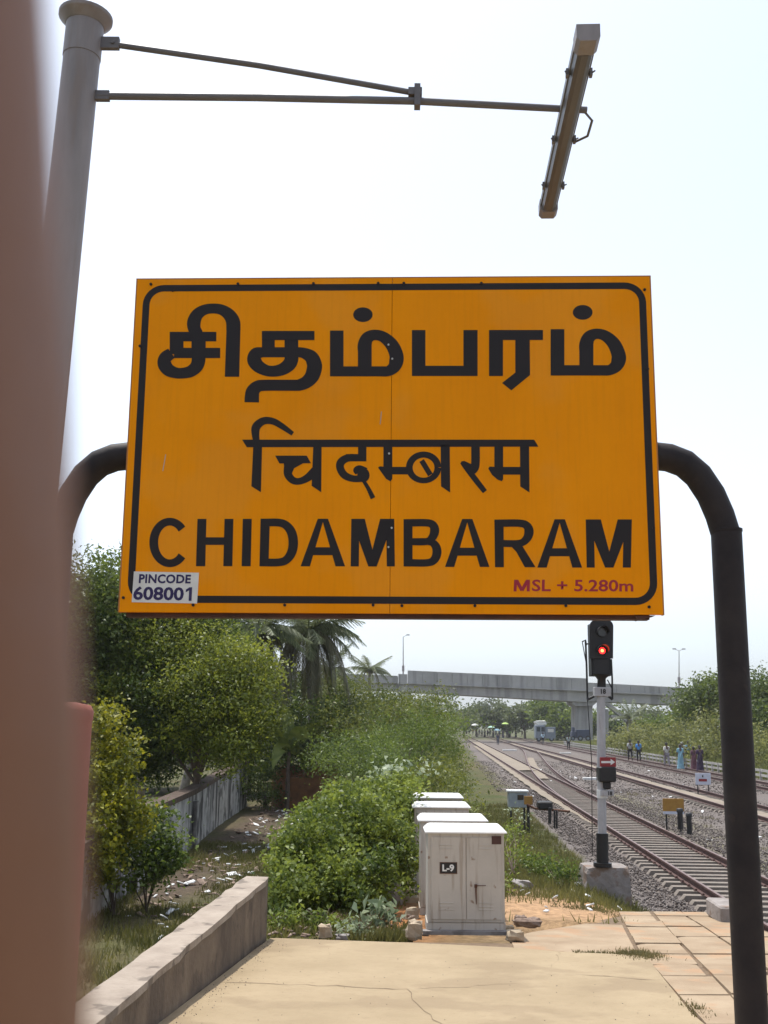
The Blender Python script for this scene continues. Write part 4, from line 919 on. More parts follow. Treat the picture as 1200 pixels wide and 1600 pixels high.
# ------------------------------------------------------------------ people
def skin_mesh(name, V, Ed, Rd, sub=1, root=0):
    me = bpy.data.meshes.new(name); me.from_pydata([tuple(v) for v in V], Ed, []); o = bpy.data.objects.new(name, me); col.objects.link(o)
    m = o.modifiers.new('skin', 'SKIN'); m.use_smooth_shade = True
    for i, r_ in enumerate(Rd):
        d = me.skin_vertices[0].data[i]; d.radius = (r_, r_) if not isinstance(r_, tuple) else r_; d.use_root = (i == root)
    if sub: o.modifiers.new('sub', 'SUBSURF').levels = sub
    dg = bpy.context.evaluated_depsgraph_get(); dg.update(); out = bpy.data.meshes.new_from_object(o.evaluated_get(dg)); bpy.data.objects.remove(o); out.name = name
    return out
def walker(kind, st):
    """1.66 m figure facing +Y; st = stride"""
    f = 1 if kind != 'sari' else .4
    LA = {'pelvis': (0, 0, .92), 'waist': (0, 0, 1.05), 'chest': (0, .01, 1.27), 'neck': (0, .01, 1.43), 'head0': (0, .02, 1.50), 'head': (0, .03, 1.58)}
    for sx, n, ph in ((-1, 'l', st), (1, 'r', -st)):
        LA['hip' + n] = (sx * .09, 0, .88); LA['knee' + n] = (sx * .095, .16 * ph + .02, .47); LA['ank' + n] = (sx * .095, .26 * ph - .05, .08 + .03 * abs(ph)); LA['toe' + n] = (sx * .105, .26 * ph + .12, .03)
        LA['sh' + n] = (sx * .18, .01, 1.38); LA['el' + n] = (sx * .22, -.12 * ph, 1.12); LA['wr' + n] = (sx * .23, -.2 * ph + .07, .90); LA['ha' + n] = (sx * .225, -.22 * ph + .11, .80)
    names = list(LA); ix = {n: i for i, n in enumerate(names)}
    ed = [('pelvis', 'waist'), ('waist', 'chest'), ('chest', 'neck'), ('neck', 'head0'), ('head0', 'head')]
    for n in 'lr': ed += [('pelvis', 'hip' + n), ('hip' + n, 'knee' + n), ('knee' + n, 'ank' + n), ('ank' + n, 'toe' + n), ('chest', 'sh' + n), ('sh' + n, 'el' + n), ('el' + n, 'wr' + n), ('wr' + n, 'ha' + n)]
    rd = {'pelvis': (.13, .1), 'waist': (.125, .09), 'chest': (.15, .1), 'neck': .05, 'head0': .085, 'head': .1}
    for n in 'lr': rd.update({'hip' + n: .085, 'knee' + n: .055, 'ank' + n: .038, 'toe' + n: .035, 'sh' + n: .06, 'el' + n: .042, 'wr' + n: .03, 'ha' + n: .035})
    def sub(sel, k, eds):
        nn = [n for n in names if n in sel]; j = {n: i for i, n in enumerate(nn)}
        return [LA[n] for n in nn], [(j[a], j[b]) for a, b in eds if a in sel and b in sel], [tuple(k * v for v in rd[n]) if isinstance(rd[n], tuple) else rd[n] * k for n in nn], j
    out = {}
    V, E_, R_, j = sub(set(names), 1.0, ed); out['body'] = skin_mesh('body', V, E_, R_, 1, j['pelvis'])
    selS = {'pelvis', 'waist', 'chest', 'shl', 'shr', 'ell', 'elr'}; V, E_, R_, j = sub(selS, 1.22, ed); out['shirt'] = skin_mesh('shirt', V, E_, R_, 1, j['chest'])
    if kind == 'man':
        selT = {'pelvis', 'hipl', 'hipr', 'kneel', 'kneer', 'ankl', 'ankr'}; V, E_, R_, j = sub(selT, 1.25, ed); out['trousers'] = skin_mesh('trousers', V, E_, R_, 1, j['pelvis'])
    else:
        s = MB(); s.tube([(0, 0, 1.08), (0, 0, .95), (0, .01, .6), (0, .02, .25), (0, .02, .05)], [.14, .17, .20, .23, .27], 14)
        s.tube([(.16, -.1, 1.34), (.05, -.14, 1.1), (-.05, -.17, .8), (-.08, -.18, .55)], [.05, .07, .075, .06], 8); out['skirt'] = s.mesh('skirt')
    s = MB(); s.sphere((0, .015, 1.605), .108, 12, 8, (.95, 1.02, .95)); 
    if kind != 'man': s.sphere((0, -.09, 1.55), .06, 8, 6)
    out['hair'] = s.mesh('hair')
    s = MB(); s.sphere((0, .135, 1.575), .02, 6, 4, (.8, 1.2, 1.2)); s.sphere((-.1, .03, 1.57), .025, 6, 4, (.5, 1, 1.3)); s.sphere((.1, .03, 1.57), .025, 6, 4, (.5, 1, 1.3)); out['face'] = s.mesh('nose_and_ears')
    return out
TMP = {('man', 0): walker('man', .9), ('man', 1): walker('man', .25), ('sari', 0): walker('sari', .3)}
PC = {}
def pm_(c):
    if c not in PC: PC[c] = cmat('cloth_%d' % len(PC), c)
    return PC[c]
def person(px, py, kind, var, top, low, label, group, rz=0, h=1.0, z=-1.72, hairc=None, y=None):
    g_ = atz(px, py, z)
    root = thing('person', label, 'person', g_, group, rz); h *= 1.13; root.scale = (h, h, h)
    T = TMP[(kind, var)]
    def part(key, mat, name):
        o = bpy.data.objects.new(name, T[key]); col.objects.link(o); o.parent = root
        if len(T[key].materials) == 0: T[key].materials.append(mat)
        o.material_slots[0].link = 'OBJECT'; o.material_slots[0].material = mat
    part('body', MT['darkskin'], 'body'); part('shirt', pm_(top), 'shirt'); part('hair', hairc or MT['hair'], 'hair'); part('face', MT['darkskin'], 'face')
    part('trousers' if kind == 'man' else 'skirt', pm_(low), 'trousers' if kind == 'man' else 'sari')
    return root
DK = (.025, .022, .03); GR = (.30, .29, .29)
gw = 'people walking along the far track'
person(985, 1189, 'man', 0, (.45, .45, .44), DK, 'man in pale grey shirt and dark trousers left of the one in bright blue', gw, .05, 1.06)
person(998.5, 1190.5, 'man', 1, (.10, .32, .72), DK, 'man in bright blue shirt and dark trousers walking on the far track', gw, -.05, 1.04)
person(1042.5, 1198.5, 'man', 0, (.62, .60, .55), (.30, .27, .30), 'man in cream shirt and grey trousers walking alone', gw, .1, 1.05)
person(1067, 1196, 'man', 1, (.55, .57, .60), GR, 'man in white shirt half hidden behind the woman in light blue', gw, 0, 1.08, hairc=MT['cloth'])
person(1076.5, 1192.5, 'man', 0, (.20, .42, .62), DK, 'man in sky blue checked shirt and dark trousers beside the woman in light blue', gw, -.1, 1.06)
person(1064, 1202, 'sari', 0, (.22, .42, .52), (.25, .45, .55), 'woman in light blue sari walking away along the far track', gw, 0, 1.02)
person(1085, 1203.5, 'sari', 0, (.14, .06, .09), (.15, .06, .08), 'woman in maroon sari, left of the two in dark saris', gw, .1, .95)
person(1094.5, 1205.5, 'sari', 0, (.07, .04, .08), (.055, .035, .07), 'woman in dark purple sari, rightmost of the walking people', gw, -.1, 1.02)
g2 = 'people near the crossover'
person(848.5, 1164.5, 'man', 1, (.45, .62, .72), DK, 'man in pale blue shirt standing in front of the parked lorry', g2, 0, 1.12)
person(888.5, 1171.5, 'man', 1, (.38, .45, .42), DK, 'man in pale green shirt and dark trousers left of the signal', g2, .1, 1.05)
person(778, 1164.5, 'man', 1, (.06, .07, .12), (.05, .06, .10), 'dark clothed man standing alone on the gravel before the crowd', g2, 0, 1.02)
crowd = [(729, 1147, (.10, .05, .07)), (733, 1147.5, (.40, .38, .38)), (739, 1149, (.16, .04, .05)), (744, 1150, (.22, .05, .06)), (749, 1150.5, (.09, .08, .12)), (753, 1151.5, (.5, .47, .4)), (757.5, 1151.5, (.42, .38, .3)), (762, 1152, (.10, .08, .14)), (766, 1151.5, (.08, .07, .13)), (771, 1152.5, (.34, .28, .28)), (775, 1152, (.07, .10, .18)), (780.5, 1152.5, (.08, .10, .2)), (786, 1153, (.06, .05, .09)), (792, 1152.5, (.05, .05, .07)), (797, 1153.5, (.14, .3, .06)), (806, 1152, (.28, .26, .1)), (816, 1151.5, (.05, .02, .03))]
CL = ['leftmost figure of the distant crowd in dark maroon at the bushes', 'second figure from the left of the distant crowd in light grey', 'figure in dark red under the white umbrella at the crowd left end', 'figure in brighter red right of the one under the white umbrella', 'dark purple clad figure right of the two red ones in the crowd', 'whitish clad figure in the left half of the distant crowd', 'beige clad figure beside the whitish one in the distant crowd', 'dark violet figure left of the pale green umbrella in the crowd', 'dark violet figure just under the pale green umbrella in the crowd', 'pinkish grey figure between the pale green and blue grey umbrellas', 'dark blue figure left under the blue grey umbrella of the crowd', 'dark blue figure right under the blue grey umbrella of the crowd', 'near black figure left under the lime green umbrella', 'near black figure right under the lime green umbrella', 'green clad figure right of the lime green umbrella', 'mustard clad figure in the gap toward the right end of the crowd', 'rightmost figure of the distant crowd all in near black']
for i, (px, py, c) in enumerate(crowd):
    o = person(px, py, 'man' if i % 3 else 'sari', (i % 2) if i % 3 else 0, c, DK if i % 4 else c, CL[i], 'distant crowd on the tracks', random.uniform(-.6, .6), 1.05)
def umbrella(px, py, c, label, ph):
    p = aty(px, py, 212); root = thing('umbrella', label, 'umbrella', (p.x, 212, p.z - .9))
    s = MB(); n = 10; r_ = .75; vs = [(p.x, 212, p.z + .35)]; 
    for rr, zz in ((.4, .26), (.75, .02)):
        for k in range(n): a = 2 * pi * k / n; q = rr * (1 if k % 2 else .94); vs.append((p.x + q * cos(a), 212 + q * sin(a), p.z + zz))
    fs = [(0, 1 + k, 1 + (k + 1) % n) for k in range(n)] + [(1 + k, 1 + n + k, 1 + n + (k + 1) % n, 1 + (k + 1) % n) for k in range(n)]
    s.add(vs, fs); s.build('canopy', cmat('umbrella_cloth', c), root)
    s = MB(); s.tube([(p.x, 212, p.z - .9), (p.x, 212, p.z + .3)], .02, 6); s.build('stick', MT['sigblack'], root)
umbrella(789.5, 1131.5, (.45, .62, .18), 'lime green umbrella held high above the distant crowd', 0); umbrella(767.5, 1137, (.42, .62, .52), 'pale green umbrella above the left of the distant crowd', 1); umbrella(742, 1133.5, (.75, .75, .72), 'white umbrella at the left end of the distant crowd', 2); umbrella(776, 1141.5, (.25, .40, .50), 'blue grey umbrella low over the distant crowd', 3)

# ------------------------------------------------------------------ vegetation
def leaves(V0, tint0, size, aspect, upb, tj=.17, rs=rng, curl=.12):
    n = len(V0); nrm = rs.normal(size=(n, 3)); nrm[:, 2] = np.abs(nrm[:, 2]) * .7 + upb; nrm /= np.linalg.norm(nrm, axis=1)[:, None]
    t = rs.normal(size=(n, 3)); t -= (t * nrm).sum(1)[:, None] * nrm; t /= np.linalg.norm(t, axis=1)[:, None]; b = np.cross(nrm, t)
    L = (size * rs.uniform(.45, 1.4, n))[:, None]; W = L * aspect
    V = np.stack([V0 - t * L * .5, V0 + b * W * .5 + nrm * L * curl, V0 + t * L * .5 - nrm * L * curl, V0 - b * W * .5 + nrm * L * curl], 1)
    T = np.clip(tint0 + rs.uniform(-tj, tj, n), 0, 1); return V.reshape(-1, 3), np.repeat(T, 4)
def leafmesh(name, V, T, mat, parent=None, kind=None):
    if parent is not None: V = V - np.array(origin(parent))
    me = mesh_np(name, V, np.arange(len(V)).reshape(-1, 4)); a = me.attributes.new('tint', 'FLOAT', 'POINT'); a.data.foreach_set('value', T.astype(np.float32))
    o = link(name, me, mat, parent); return tag(o, kind=kind)
def clumps(ells, dens):
    """ells: (centre, (rx,ry,rz)); returns clump centres spread through lumpy ellipsoids"""
    out = []
    for c, r_ in ells:
        n = max(3, int(dens * (r_[0] * r_[2] + r_[0] * r_[1] + r_[1] * r_[2])))
        d = rng.normal(size=(n, 3)); d /= np.linalg.norm(d, axis=1)[:, None]; rr = rng.uniform(.3, 1.0, n) ** .6; rr = np.where(rng.uniform(0, 1, n) < .16, rng.uniform(1.0, 1.28, n), rr)
        l_ = 1 + .28 * np.sin(d[:, 0] * 5 + c[0] * 3) * np.cos(d[:, 2] * 6 + c[1]) + .12 * np.sin(d[:, 0] * 11 + d[:, 2] * 9 + c[2])
        out.append(np.array(c) + d * np.array(r_) * (rr * l_)[:, None])
    return np.concatenate(out)
def epx(px, py, y, rx, rz, ry): c = aty(px, py, y); k = y / F; return ((c.x, c.y, c.z), (rx * k, ry, rz * k))
LM = dict(
    dark=leafmat('leaf_dark', (0.026, 0.048, 0.01), (0.13, 0.18, 0.032)), mid=leafmat('leaf_mid', (0.034, 0.064, 0.011), (0.15, 0.21, 0.032)),
    bright=leafmat('leaf_bright', (0.055, 0.085, 0.01), (0.235, 0.27, 0.034)), lime=leafmat('leaf_lime', (0.06, 0.085, 0.01), (0.31, 0.3, 0.02)),
    olive=leafmat('leaf_olive', (0.042, 0.068, 0.011), (0.185, 0.205, 0.032)), pale=leafmat('leaf_pale', (.12, .17, .09), (.42, .48, .33)),
    bush=leafmat('leaf_bush', (0.036, 0.068, 0.01), (0.215, 0.27, 0.042)), far=leafmat('leaf_far', (.05, .07, .03), (.14, .17, .07)),
    dry=leafmat('grass_dry', (.09, .085, .03), (.24, .21, .09), .3), grass=leafmat('grass_green', (.055, .063, .016), (.195, .185, .055), .35), bank=leafmat('grass_bank', (.085, .105, .028), (.25, .265, .085), .35),
    palm=leafmat('palm_green', (0.042, 0.058, 0.02), (0.16, 0.185, 0.08), .25), palmdry=leafmat('palm_dry', (0.045, 0.046, 0.02), (0.14, 0.125, 0.058), .15), banana=leafmat('banana_green', (.08, .12, .02), (.24, .28, .06), .4))
LC = [0]; DEN = 1.7; PER = 1.35
def plant(name, label, cat, ells, mat, leaf, per=38, dens=9.0, cr_=.28, aspect=.5, upb=.45, trunk=None, tr=.12, group=None, limbs=8, tint=.5, bark='bark', base=None, dropz=None):
    E0 = np.mean([e[0] for e in ells], 0)
    if base is None: base = (E0[0], E0[1], tz(E0[0], E0[1]))
    root = thing(name, label, cat, base, group)
    C0 = clumps(ells, dens * DEN); n = len(C0); per = int(per * PER); leaf = leaf * 1.18
    ct = np.clip(tint + rng.normal(0, .28, n) , 0, 1)
    P = np.repeat(C0, per, 0) + rng.normal(size=(n * per, 3)) * cr_ * np.array([1, 1, .75]); T = np.repeat(ct, per)
    V, T = leaves(P, T, leaf, aspect, upb); leafmesh('crown' if trunk else 'foliage', V, T, LM[mat], root); LC[0] += len(P)
    s = MB(); top = Vector(E0); b = Vector(base)
    if trunk:
        k1 = b.lerp(top, .35) + Vector((random.uniform(-.15, .15), 0, 0)); s.tube([b - Vector((0, 0, .2)), b + Vector((0, 0, .15)), k1, b.lerp(top, .7)], [tr * 1.35, tr * 1.05, tr * .8, tr * .55], 10)
        st = k1
    else: st = b + Vector((0, 0, .02)); s.tube([b - Vector((0, 0, .1)), b + Vector((0, 0, .12))], tr, 6)
    for i in rng.choice(n, min(limbs, n), replace=False):
        q = Vector(C0[i]); m1 = st.lerp(q, .5) + Vector((random.uniform(-.15, .15), random.uniform(-.15, .15), .15)); s.tube([st, m1, q], [tr * .5, tr * .32, tr * .1], 6)
    s.build('trunk' if trunk else 'stems', MT[bark], root)
    return root
# left: big dark tree, its lighter neighbour
plant('broadleaf_tree', 'big dark green tree overhanging the old wall behind the station board', 'tree',
      [epx(180, 985, 36, 95, 95, 2.6), epx(120, 1050, 35, 70, 130, 2.2), epx(260, 1050, 36, 85, 100, 2.6), epx(225, 1140, 35, 95, 75, 2.0), epx(300, 985, 37, 70, 60, 2.2), epx(150, 940, 37, 50, 40, 2), epx(290, 1120, 34.5, 60, 65, 1.5)], 'dark', .12, per=55, dens=11, cr_=.33, trunk=True, tr=.17, base=tuple(atz(262, 1262, -1.8) - Vector((1.1, 0, 0))), tint=.45, bark='palebark', limbs=16)
plant('broadleaf_tree', 'bright yellow green feathery tree left of the tall palms', 'tree',
      [epx(355, 1050, 33.5, 48, 50, 1.6), epx(393, 1095, 33, 36, 58, 1.5), epx(300, 1018, 35, 50, 38, 1.6), epx(370, 1145, 32.5, 50, 50, 1.4), epx(320, 1100, 33, 60, 70, 1.4), epx(400, 1045, 34, 22, 28, 1), epx(250, 1000, 34.5, 45, 35, 1.2), epx(200, 1080, 34, 40, 30, 1)], 'bright', .10, per=50, dens=13, cr_=.28, trunk=True, tr=.11, base=(-5.9, 34, -1.85), tint=.5, limbs=12)
plant('climber_bush', 'yellow green leafy climber scrambling over the old wall', 'bush',
      [epx(160, 1140, 20.5, 22, 50, .4), epx(165, 1225, 20.2, 38, 60, .45), epx(185, 1290, 20.2, 42, 45, .45), epx(145, 1330, 19.6, 35, 70, .4), epx(195, 1180, 20.6, 15, 30, .3)], 'lime', .075, per=36, dens=30, cr_=.16, aspect=.7, tr=.03, base=(-4.75, 20.4, -1.75), tint=.5)
plant('leafy_bush', 'dark leafy bush at the foot of the old wall below the climber', 'bush',
      [epx(240, 1310, 21.2, 42, 42, .45), epx(215, 1345, 20.7, 40, 38, .4), epx(255, 1345, 21, 25, 25, .3)], 'mid', .075, per=36, dens=30, cr_=.15, aspect=.65, tr=.03, base=(-4.3, 21, -1.75), tint=.45)
plant('broadleaf_tree', 'dark tree behind the far end of the old wall left of the banana plant', 'tree', [epx(330, 1120, 56, 80, 70, 2.5), epx(400, 1150, 55, 60, 60, 2.5), epx(440, 1100, 58, 40, 50, 2)], 'dark', .17, per=48, dens=5, cr_=.45, trunk=True, tr=.15, tint=.35)
plant('broadleaf_tree', 'dense dark tree farther behind the big tree at the left', 'tree', [epx(130, 1090, 58, 90, 110, 3), epx(230, 1080, 60, 90, 110, 3), epx(180, 1170, 56, 110, 60, 2.5)], 'dark', .19, per=48, dens=4, cr_=.5, trunk=True, tr=.2, tint=.35)
plant('thicket_tree', 'dark green thicket in the gap beyond the red earth mound', 'tree', [epx(510, 1150, 68, 70, 45, 3), epx(590, 1150, 72, 70, 45, 3), epx(640, 1135, 78, 45, 32, 3)], 'mid', .19, per=48, dens=4, cr_=.5, trunk=True, tr=.15, tint=.35)
# undergrowth and olive thicket in the middle distance
plant('thicket_tree', 'dark shrubby tree under the tall palm', 'tree', [epx(485, 1150, 47, 55, 48, .8), epx(440, 1165, 48, 34, 36, .8), epx(530, 1130, 49, 32, 36, 1.2)], 'dark', .13, per=40, dens=8, trunk=True, tr=.1, tint=.4)
plant('thicket_tree', 'olive topped spreading thorn tree right of the palms', 'tree', [epx(600, 1115, 50, 85, 32, 3), epx(545, 1100, 58, 55, 40, 3), epx(655, 1122, 52, 48, 32, 2.5), epx(560, 1140, 47, 70, 40, 2.2), epx(510, 1080, 66, 45, 28, 3)], 'olive', .12, per=45, dens=8, cr_=.3, aspect=.35, trunk=True, tr=.13, tint=.45, limbs=12)
plant('thicket_tree', 'feathery mid green thorn bush below the olive topped one', 'tree', [epx(560, 1180, 38, 75, 35, 2), epx(640, 1160, 42, 75, 45, 2.2), epx(682, 1165, 50, 36, 38, 2), epx(610, 1200, 34, 45, 22, 1.4)], 'mid', .10, per=50, dens=11, cr_=.28, aspect=.32, trunk=True, tr=.1, tint=.55, limbs=12)
plant('thicket_tree', 'low bushy thicket running along the left edge of the ballast', 'tree', [epx(695, 1210, 38, 30, 26, 1.3), epx(698, 1174, 58, 20, 18, 1.5), epx(680, 1222, 31, 38, 26, 1.0), epx(715, 1228, 34, 16, 15, .8), epx(722, 1256, 27, 24, 13, .6)], 'olive', .09, per=46, dens=14, cr_=.22, aspect=.35, tr=.06, trunk=True, tint=.55, limbs=8)
plant('distant_tree', 'sparse tree with reddish blossom below the left end of the railway span', 'tree', [epx(690, 1090, 140, 16, 12, 2), epx(707, 1110, 145, 14, 16, 2), epx(722, 1116, 150, 10, 12, 2)], 'far', .4, per=14, dens=1.2, cr_=.5, trunk=True, tr=.15, tint=.35)
# front bush and milkweed
plant('leafy_bush', 'large dense green bush between the slab edge and the cabinets', 'bush',
      [epx(485, 1335, 15.6, 48, 55, .6), epx(560, 1310, 16.4, 75, 65, .9), epx(595, 1265, 18, 50, 42, .7), epx(455, 1390, 14.4, 32, 38, .4), epx(545, 1385, 14.8, 70, 42, .5), epx(612, 1340, 16.2, 35, 55, .5), epx(530, 1270, 17.6, 48, 36, .6), epx(448, 1345, 15.2, 20, 34, .35), epx(620, 1250, 19, 30, 35, .5)], 'bush', .055, per=50, dens=70, cr_=.10, aspect=.62, tr=.035, limbs=22, tint=.5)
plant('milkweed_shrub', 'pale grey green milkweed shrub behind the large bush', 'shrub', [epx(600, 1208, 27, 26, 14, .5), epx(630, 1193, 28, 8, 14, .3), epx(665, 1200, 29, 8, 9, .3), epx(590, 1220, 26, 20, 9, .4)], 'pale', .12, per=8, dens=12, cr_=.16, aspect=.55, tr=.03, tint=.55)
plant('low_shrub', 'small leafy shrub right of the cabinets beside the concrete signal base', 'shrub', [epx(882, 1366, 19.2, 26, 15, .35), epx(852, 1352, 20.4, 26, 14, .4)], 'mid', .05, per=26, dens=60, cr_=.1, aspect=.6, tr=.02, tint=.45)
plant('low_shrub', 'weedy shrub directly right of the cabinet lids', 'shrub', [epx(800, 1300, 24, 15, 14, .4), epx(815, 1342, 21, 20, 16, .35), epx(792, 1375, 17, 8, 14, .2)], 'bush', .05, per=22, dens=40, cr_=.12, aspect=.55, tr=.02, tint=.55)
plant('milkweed_shrub', 'small pale leaved weed in front of the grey junction box', 'shrub', [epx(822, 1278, 33, 10, 9, .3), epx(803, 1270, 34, 9, 6, .3)], 'pale', .07, per=6, dens=20, cr_=.14, aspect=.6, tr=.015, tint=.6)
for i, (px, py, y, sx, sz, lb) in enumerate(((600, 1432, 13.4, 22, 16, 'broad leaved weed growing beside the left foot of the cabinets'), (560, 1455, 12.7, 18, 10, 'low grey green weed at the edge of the concrete slab'), (500, 1440, 13.2, 40, 12, 'ragged weeds below the large bush at the slab edge'), (440, 1440, 13.2, 25, 20, 'weeds at the far end of the parapet wall'))):
    plant('weed', lb, 'weed', [epx(px, py, y, sx, sz, .2)], 'pale' if i < 2 else 'bush', .13 if i == 0 else .06, per=6 if i == 0 else 22, dens=90, cr_=.07, aspect=.42, tr=.01, tint=.35 if i < 2 else .5, limbs=5)
plant('leafy_bush', 'dark bush beyond the far end of the old wall', 'bush', [epx(408, 1222, 46, 24, 34, .8), epx(425, 1240, 47, 12, 14, .5)], 'mid', .09, per=40, dens=14, cr_=.2, tr=.04, tint=.4)
# banana plant
bb = atz(448, 1264, -1.8); ban = thing('banana_plant', 'banana plant with long torn leaves near the red earth mound', 'banana plant', bb)
bt = aty(452, 1172, bb.y); s = MB(); s.tube([bb, bb.lerp(bt, .5), bt], [.10, .085, .06], 10); s.build('stem', MT['bark'], ban)
def bigleaf(p0, p1, p2, wd, name, mat, parent, fold=.25):
    n = 12; V = []; Q = []
    for i in range(n + 1):
        t = i / n; c = p0 * (1 - t) ** 2 + p1 * 2 * t * (1 - t) + p2 * t * t; d = (p1 - p0) * (1 - t) + (p2 - p1) * t; sd = d.cross(Vector((.35, .8, .5))).normalized(); wv = wd * sin(pi * min(1, .08 + t * .95)) ** .7
        nn = sd.cross(d).normalized(); V += [c + sd * wv - nn * wv * fold, c + nn * .01, c - sd * wv - nn * wv * fold]
    for i in range(n):
        a = 3 * i; Q += [(a, a + 1, a + 4, a + 3), (a + 1, a + 2, a + 5, a + 4)]
    off = np.array(origin(parent)); me = mesh_np(name, np.array([list(v) for v in V]) - off, Q, True); a = me.attributes.new('tint', 'FLOAT', 'POINT'); a.data.foreach_set('value', rng.uniform(.2, .9, len(V)).astype(np.float32)); return link(name, me, mat, parent)
for (m_, e_) in (((468, 1120), (490, 1160)), ((420, 1115), (398, 1160)), ((455, 1125), (445, 1100)), ((480, 1165), (478, 1205)), ((440, 1150), (425, 1205)), ((470, 1140), (505, 1130)), ((425, 1130), (388, 1125))):
    bigleaf(bt, aty(*m_, bb.y + random.uniform(-.5, .5)), aty(*e_, bb.y + random.uniform(-1, 1)), .30, 'leaf', LM['banana'], ban)
# coconut palms: each frond a part
def fpos(L_, droop, t):
    if droop > 1.2: return L_ * (.10 + (2.35 - droop) * .85 * t ** .8 * (1 - .35 * t)), L_ * (.06 * t - t ** 1.5)
    return L_ * t * (1 - .12 * droop * t), .35 * L_ * t - droop * L_ * t * t * .8
def frond_mesh(L_, droop, hang, seed):
    rr = np.random.default_rng(seed); V = []; T = []; n = 46; dead = droop > 1.2
    for i in range(n):
        t = (i + 1) / n; px_, pz_ = fpos(L_, droop, t); qx_, qz_ = fpos(L_, droop, t + .01); x, z = px_, pz_
        d = np.array([qx_ - px_, 0, qz_ - pz_]); d /= np.linalg.norm(d)
        ll = L_ * .24 * sin(pi * (.12 + .86 * t)) ** .6
        for sg in (-1, 1):
            o = np.array([d[0] * .45, sg * (.75 - .45 * hang), -hang * .9 + rr.normal() * .12]); o /= np.linalg.norm(o); p = np.array([x, 0, z]); q = p + o * ll * rr.uniform(.8, 1.1); wv = np.array([d[0], 0, d[2]]) * L_ * .012
            V += [p - wv, p + wv, q + wv * .3, q - wv * .3]; T += [rr.uniform(.2, .9)] * 4
    # rachis
    for i in range(n):
        t0, t1 = i / n, (i + 1) / n; f = lambda t: np.array([fpos(L_, droop, t)[0], 0, fpos(L_, droop, t)[1]]); a, b = f(t0), f(t1); w0 = np.array([0, L_ * .008 * (1.2 - t0), 0]); V += [a - w0, a + w0, b + w0, b - w0]; T += [.8] * 4
    me = mesh_np('frond', np.array(V), np.arange(len(V)).reshape(-1, 4)); a = me.attributes.new('tint', 'FLOAT', 'POINT'); a.data.foreach_set('value', np.array(T, np.float32)); return me
FR = {}
def palm(px, py, y, L_, label, nf, dry=0, tr=.14, lean=.3):
    c = aty(px, py, y); g_ = Vector((c.x + lean, y, tz(c.x, y))); root = thing('coconut_palm', label, 'palm tree', g_, 'coconut palms')
    s = MB(); s.tube([g_, g_.lerp(c, .4) + Vector((.1, 0, 0)), g_.lerp(c, .75), c], [tr * 1.5, tr, tr * .9, tr * .8], 12); s.build('trunk', MT['palebark'], root)
    for i in range(nf + dry):
        isd = i >= nf
        v = i % 3; key = (L_, isd, v)
        if key not in FR:
            FR[key] = frond_mesh(L_, (.22, .5, .85)[v] if not isd else (1.35, 1.6, 1.9)[v], (.35, .55, .75)[v] if not isd else .95, v + 5 * isd); FR[key].materials.append(LM['palmdry' if isd else 'palm'])
        o = link('frond', FR[key], None, root, c - g_); o.rotation_euler = (random.uniform(-.2, .2), (random.uniform(-.75, -.1) if v == 0 else random.uniform(-.2, .25)) if not isd else random.uniform(-.05, .12), i * 2.399 + random.uniform(-.2, .2))
        if isd: o.scale = (random.uniform(.8, 1.25), random.uniform(.8, 1.25), random.uniform(.9, 1.5))
    s = MB()
    for k in range(9): a = k * 2.4; s.sphere(c + Vector((.28 * cos(a), .28 * sin(a), -.25 - .06 * (k % 3))), .13, 8, 6, (1, 1, 1.25))
    tag(s.build('coconuts', LM['banana'] if False else MT['palebark'], root), kind='stuff')
palm(482, 985, 50, 2.9, 'tallest coconut palm with a skirt of dry hanging fronds', 30, 30, .16); palm(405, 985, 47, 2.5, 'coconut palm partly hidden behind the bright feathery tree', 28, 16, .15, -1.0); palm(577, 1046, 120, 2.9, 'small lone coconut palm seen against the bridge', 17, 2, .16)
palm(516, 1045, 70, 2.2, 'coconut palm behind the tallest palm with one arching frond showing', 12, 6, .14); palm(985, 1120, 190, 4.0, 'distant palm under the right part of the bridge', 14, 3, .2)
palm(345, 975, 50, 2.5, 'coconut palm rising just left of the middle palms below the board', 14, 8, .15, -1.5)
# red earth mound and rubble
s = MB(); mc = atz(478, 1258, -1.8)
s.rock((mc.x, mc.y, -1.75), (3.1, 2.2, 3.3), 12, 14, 9); tag(s.build('earth_mound', MT['earthred']), 'reddish earth mound beside the banana plant', 'earth mound')
# right bank: bushes and trees
for i, (L0, m_, lf, lb) in enumerate((
    ([epx(1000, 1150, 125, 40, 11, 3), epx(970, 1157, 130, 25, 9, 2.5)], 'bank', .3, 'olive bush on the bank behind the two walking men'),
    ([epx(1060, 1150, 112, 36, 13, 3), epx(1035, 1160, 108, 30, 11, 2.5)], 'bank', .28, 'yellow green bush on the bank behind the walking group'),
    ([epx(1115, 1140, 100, 30, 28, 3), epx(1100, 1165, 96, 30, 18, 2.5)], 'bank', .26, 'rough olive bush on the bank left of the right sign post'),
    ([epx(1190, 1180, 80, 35, 25, 2.5), epx(1175, 1160, 84, 30, 20, 2.5)], 'bank', .22, 'yellow green bush right of the right sign post'),
    ([epx(1030, 1130, 150, 30, 8, 3), epx(1075, 1120, 150, 25, 12, 3)], 'mid', .35, 'mid green shrubs along the top of the bank'))):
    plant('bank_bush', lb, 'bush', L0, m_, lf, per=30, dens=1.9, cr_=.6, aspect=.4, tr=.06, tint=.5)
plant('broadleaf_tree', 'dark spreading tree on the bank left of the right sign post', 'tree', [epx(1115, 1095, 115, 32, 32, 4), epx(1090, 1110, 118, 24, 26, 4), epx(1140, 1085, 112, 30, 30, 4)], 'dark', .32, per=40, dens=2.2, cr_=.7, trunk=True, tr=.25, tint=.5)
